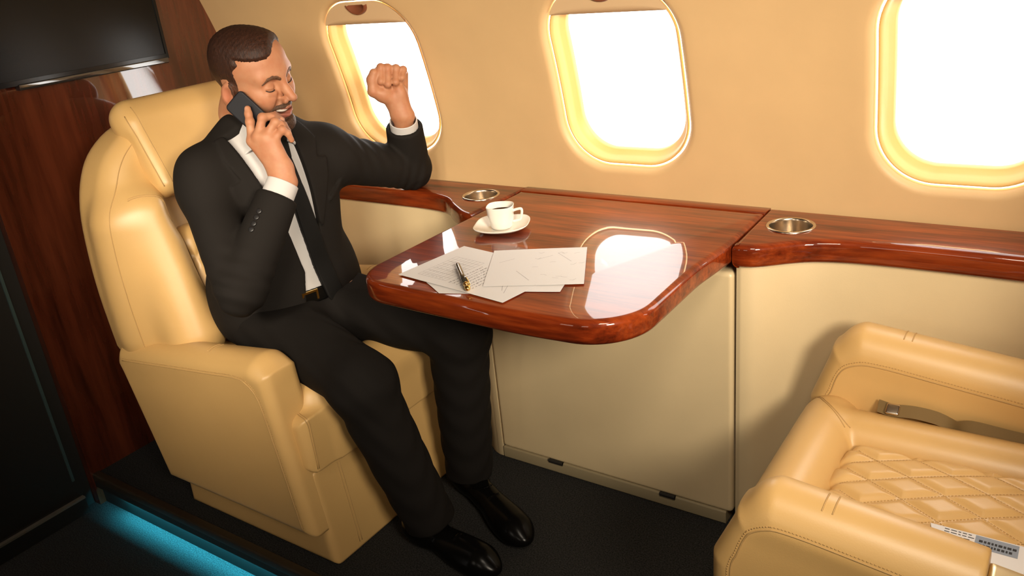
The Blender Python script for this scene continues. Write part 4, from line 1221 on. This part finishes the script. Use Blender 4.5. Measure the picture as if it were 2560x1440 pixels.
    d = (WR_R-EL_R); d /= np.linalg.norm(d); s.cyl(EL_R, WR_R-d*.034, .056, .0455, .006, .012)
    s.cyl(WR_R-d*.060, WR_R+d*.02, .0365, .0375, .001, .002, 's')
    s.chain([TF.w((0, .150, .878)), SH_L+np.array([0, .006, -.012]), EL_L], [.058, .062, .054], .03)
    s.ball(EL_L, .0545, .01)
    d = (WR_L-EL_L); d /= np.linalg.norm(d); s.cyl(EL_L, WR_L-d*.034, .055, .0480, .006, .012)
    s.cyl(WR_L-d*.07, WR_L+d*.02, .0380, .0395, .001, .002, 's')
    def folds(P):                                            # soft creases round the elbows and the waist button
        a = np.exp(-(((P-A(EL_L+np.array([-.01, -.02, .0])))/A((.07, .07, .06)))**2).sum(1)); b_ = np.exp(-(((P-A(EL_R))/.08)**2).sum(1))
        c = np.exp(-(((P-A(SH_L+np.array([.03, .08, 0])))/.07)**2).sum(1))
        return (.0030*(a*np.sin(P[:, 1]*190+P[:, 0]*90-P[:, 2]*60)+b_*np.sin(P[:, 2]*150+P[:, 1]*100)+.8*c*np.sin(P[:, 1]*170+P[:, 2]*60))).astype(np.float32)
    s.fn(folds, EL_L, 5., 'd')
    jk = sdf_obj('jacket', s, .0045, M['suit'], root); tag(jk, 'black single-breasted suit jacket worn open')
    d = (WR_R-EL_R); d /= np.linalg.norm(d)
    for i in range(4):
        p = onto(s, [WR_R-d*(.058+.0145*i)+np.array([.012, -.045, .0])], .0012)[0]
        nrm = p-(EL_R+d*np.dot(p-EL_R, d)); nrm /= np.linalg.norm(nrm)
        mb = MB(); mb.tube([p-nrm*.001, p+nrm*.0012, p+nrm*.0018], [.0062, .0062, .0045], 16); mb.build('button', M['button'], jk)
    # tie
    tk = [A(p) for p in [(-.010, .957), (.036, .957), (.027, .908), (.004, .905)]]
    tb_ = [A(p) for p in [(.003, .912), (-.006, .84), (.001, .76), (.018, .64), (.030, .57), (.052, .515), (.083, .488), (.085, .54), (.072, .61), (.056, .70), (.043, .77), (.031, .85), (.027, .912)]]
    def tief(P):
        L = TF.loc(P); d = jt.ev(P)
        return np.minimum(smax(d-.003, poly2d(L[:, 1], L[:, 2], tb_), .004), smax(d-.008, poly2d(L[:, 1], L[:, 2], tk), .008))
    s2 = Sdf(); s2.fn(lambda P: np.maximum(np.maximum(tief(P), .03-TF.loc(P)[:, 0]), -(ti.ev(P)-.001)), TF.w((.12, .03, .72)), .27)
    sdf_obj('tie', s2, .0028, M['tie'], root)
    # belt and buckle
    bt = torso_shape(-.004); s3 = Sdf(); s3.fn(lambda P: np.maximum(np.maximum(bt.ev(P), -(bt.ev(P)+.006)), np.abs(TF.loc(P)[:, 2]-.578)-.017), TF.w((0, 0, .578)), .24)
    bl = sdf_obj('belt', s3, .0035, M['shoe'], root)
    p = TF.w((.1165, -.012, .578)); mb = MB(); mb.box((-.003, -.021, -.016), (.004, .021, -.011)); mb.box((-.003, -.021, .011), (.004, .021, .016)); mb.box((-.003, -.021, -.011), (.004, -.016, .011)); mb.box((-.003, .016, -.011), (.004, .021, .011))
    mb.v = [tuple(TF.R @ np.array(v)+p) for v in mb.v]; mb.build('buckle', M['gold'], bl, smooth=False)
    # trousers
    s = Sdf(); s.ell((.012, 0, .515), (.124, .176, .085), 0, F=TF)
    for hip, knee, ank in LEGS:
        s.cone(hip, knee, .088, .071, .035); s.ball(knee, .072, .02)
        dn = (ank-knee)/np.linalg.norm(ank-knee); s.cyl(knee+dn*.0, ank+dn*.040, .070, .060, .006, .03)
        s.cone(knee+dn*.10+np.array([-.018, 0, 0]), ank-dn*.06+np.array([-.012, 0, 0]), .056, .050, .02)
    def tf_(P): return (.0013*np.sin(P[:, 2]*85+P[:, 0]*60+4*np.sin(P[:, 1]*30))*np.clip((.62-P[:, 2])/.1, 0, 1)).astype(np.float32)
    s.fn(tf_, TF.w((0, 0, .5)), 5., 'd')
    s.fn(lambda P: TF.loc(P)[:, 2]-.572, TF.w((0, 0, .5)), 5., 'i', .004)
    tr = sdf_obj('trousers', s, .005, M['trouser'], root); tag(tr, 'black suit trousers')
    # shoes
    for (hip, knee, ank), toe in zip(LEGS, ((-.955, 1.135), (-.950, 1.245))):
        a = np.array([ank[0], ank[1]]); t = np.array(toe); d = (t-a)/np.linalg.norm(t-a)
        R = np.array([[d[0], -d[1], 0], [d[1], d[0], 0], [0, 0, 1]]); F = Frame((a[0], a[1], 0), R); L = np.linalg.norm(t-a)
        s = Sdf()
        s.ell((-.020, 0, .050), (.050, .036, .050), 0, F=F); s.cone((-.030, 0, .036), (L-.06, 0, .034), .034, .034, .03, F=F)
        s.ell((L-.080, 0, .027), (.082, .040, .029), .03, F=F); s.cyl((-.01, 0, .05), (-.015, 0, .115), .040, .038, .004, .03, F=F)
        s.fn(lambda P: .002-P[:, 2], F.w((.1, 0, .03)), .5, 'i', .008)
        s.cone((L*.35, -.012, .078), (L*.35, .012, .078), .0022, .0022, .003, F=F); s.cone((L*.45, -.012, .070), (L*.45, .012, .070), .0022, .0022, .003, F=F)
        o = sdf_obj('shoe', s, .004, M['shoe'], root); tag(o, 'polished black leather shoe')
    build_phone()
def build_phone():
    a, b, c, e = [np.array(p) for p in ((-1.5581, 1.1803, 1.0732), (-1.5795, 1.1633, 1.037), (-1.5079, 1.2036, 1.018), (-1.5455, 1.1778, .9889))]
    u = (c-a)/np.linalg.norm(c-a)+(e-b)/np.linalg.norm(e-b); u /= np.linalg.norm(u)
    n = np.array([.50, -.84, .10]); n /= np.linalg.norm(n); u -= n*np.dot(u, n); u /= np.linalg.norm(u); w = np.cross(n, u)
    top = (a+b)/2; Lh, Wh = .064, .0275
    cen = top+u*(Lh-.001)-n*.0045
    ph = empty('smartphone', tuple(cen), 'black smartphone held to the ear, its back towards the camera', 'phone')
    Rm = np.stack([u, w, n], 1)
    F = Frame(cen, Rm)
    s = Sdf().prism(round_corners([(-Lh, -Wh), (Lh, -Wh), (Lh, Wh), (-Lh, Wh)], [.009]*4, 6), 2, -.0042, .0042, .0022, F=F)
    sdf_obj('case', s, .0016, M['phone'], ph)
    mb = MB(); slab(mb, round_corners([(-Lh+.003, -Wh+.003), (Lh-.003, -Wh+.003), (Lh-.003, Wh-.003), (-Lh+.003, Wh-.003)], [.007]*4, 6), -.0047, -.0040, .0003, 2)
    mb.v = [tuple(Rm @ np.array(v)+cen) for v in mb.v]; mb.build('screen', M['glass_black'], ph, ang=40)
# ------------------------------------------------------------------ light
def area(name, loc, target, size, size_y, power, col, spread=180):
    d = bpy.data.lights.new(name, 'AREA'); d.shape = 'RECTANGLE'; d.size = size; d.size_y = size_y; d.energy = power; d.color = col; d.spread = math.radians(spread)
    o = bpy.data.objects.new(name, d); COL.objects.link(o); o.location = loc
    o.rotation_euler = (Vector(target)-Vector(loc)).to_track_quat('-Z', 'Y').to_euler(); return o
def build_light():
    w = bpy.data.worlds.new('sky'); SC.world = w; w.use_nodes = True
    bg = w.node_tree.nodes['Background']; bg.inputs[0].default_value = (1., .955, .90, 1); bg.inputs[1].default_value = 6.5
    warm = (1., .87, .69)
    area('unseen_light', (.70, .05, 1.50), (-.95, 1.55, 1.02), .40, .40, 9.6, warm, 62)
    area('unseen_light', (-.55, -.10, 1.50), (-1.70, 1.20, 1.06), .40, .40, 2.2, warm, 52)  # unseen light added to brighten the left chair and its wing
    area('unseen_chair_light', (-.02, .42, 1.66), (-.20, 1.25, .55), .35, .25, 2.0, warm, 75)  # unseen light added to lift the empty right-hand chair
    area('unseen_light', (-1.00, -.30, 1.42), (-1.60, 1.00, .72), .25, .25, 1.25, warm, 38)  # unseen narrow light added for the man's near armrest
    for x in (-1.2, -.45): area('unseen_side_fill', (x, -.50, 1.05), (x-.15, 1.6, .85), .33, .40, 1.4, (1., .88, .72))  # unseen fill added to brighten the window wall; wall_left has no windows
    c = SC.cycles; c.max_bounces = 7; c.diffuse_bounces = 4; c.glossy_bounces = 4; c.transparent_max_bounces = 8
    v = SC.view_settings; v.view_transform = 'Standard'; v.look = 'None'; v.exposure = .12; v.gamma = 1.; v.use_curve_mapping = False
build_room(); build_ledges()
build_chair(1, 'tan leather armchair by the bulkhead, with the man sitting in it')
build_chair(-1, 'empty tan leather armchair with a quilted seat in the near right corner')
build_table_things()
if 'build_person' in globals(): build_person()
build_light()
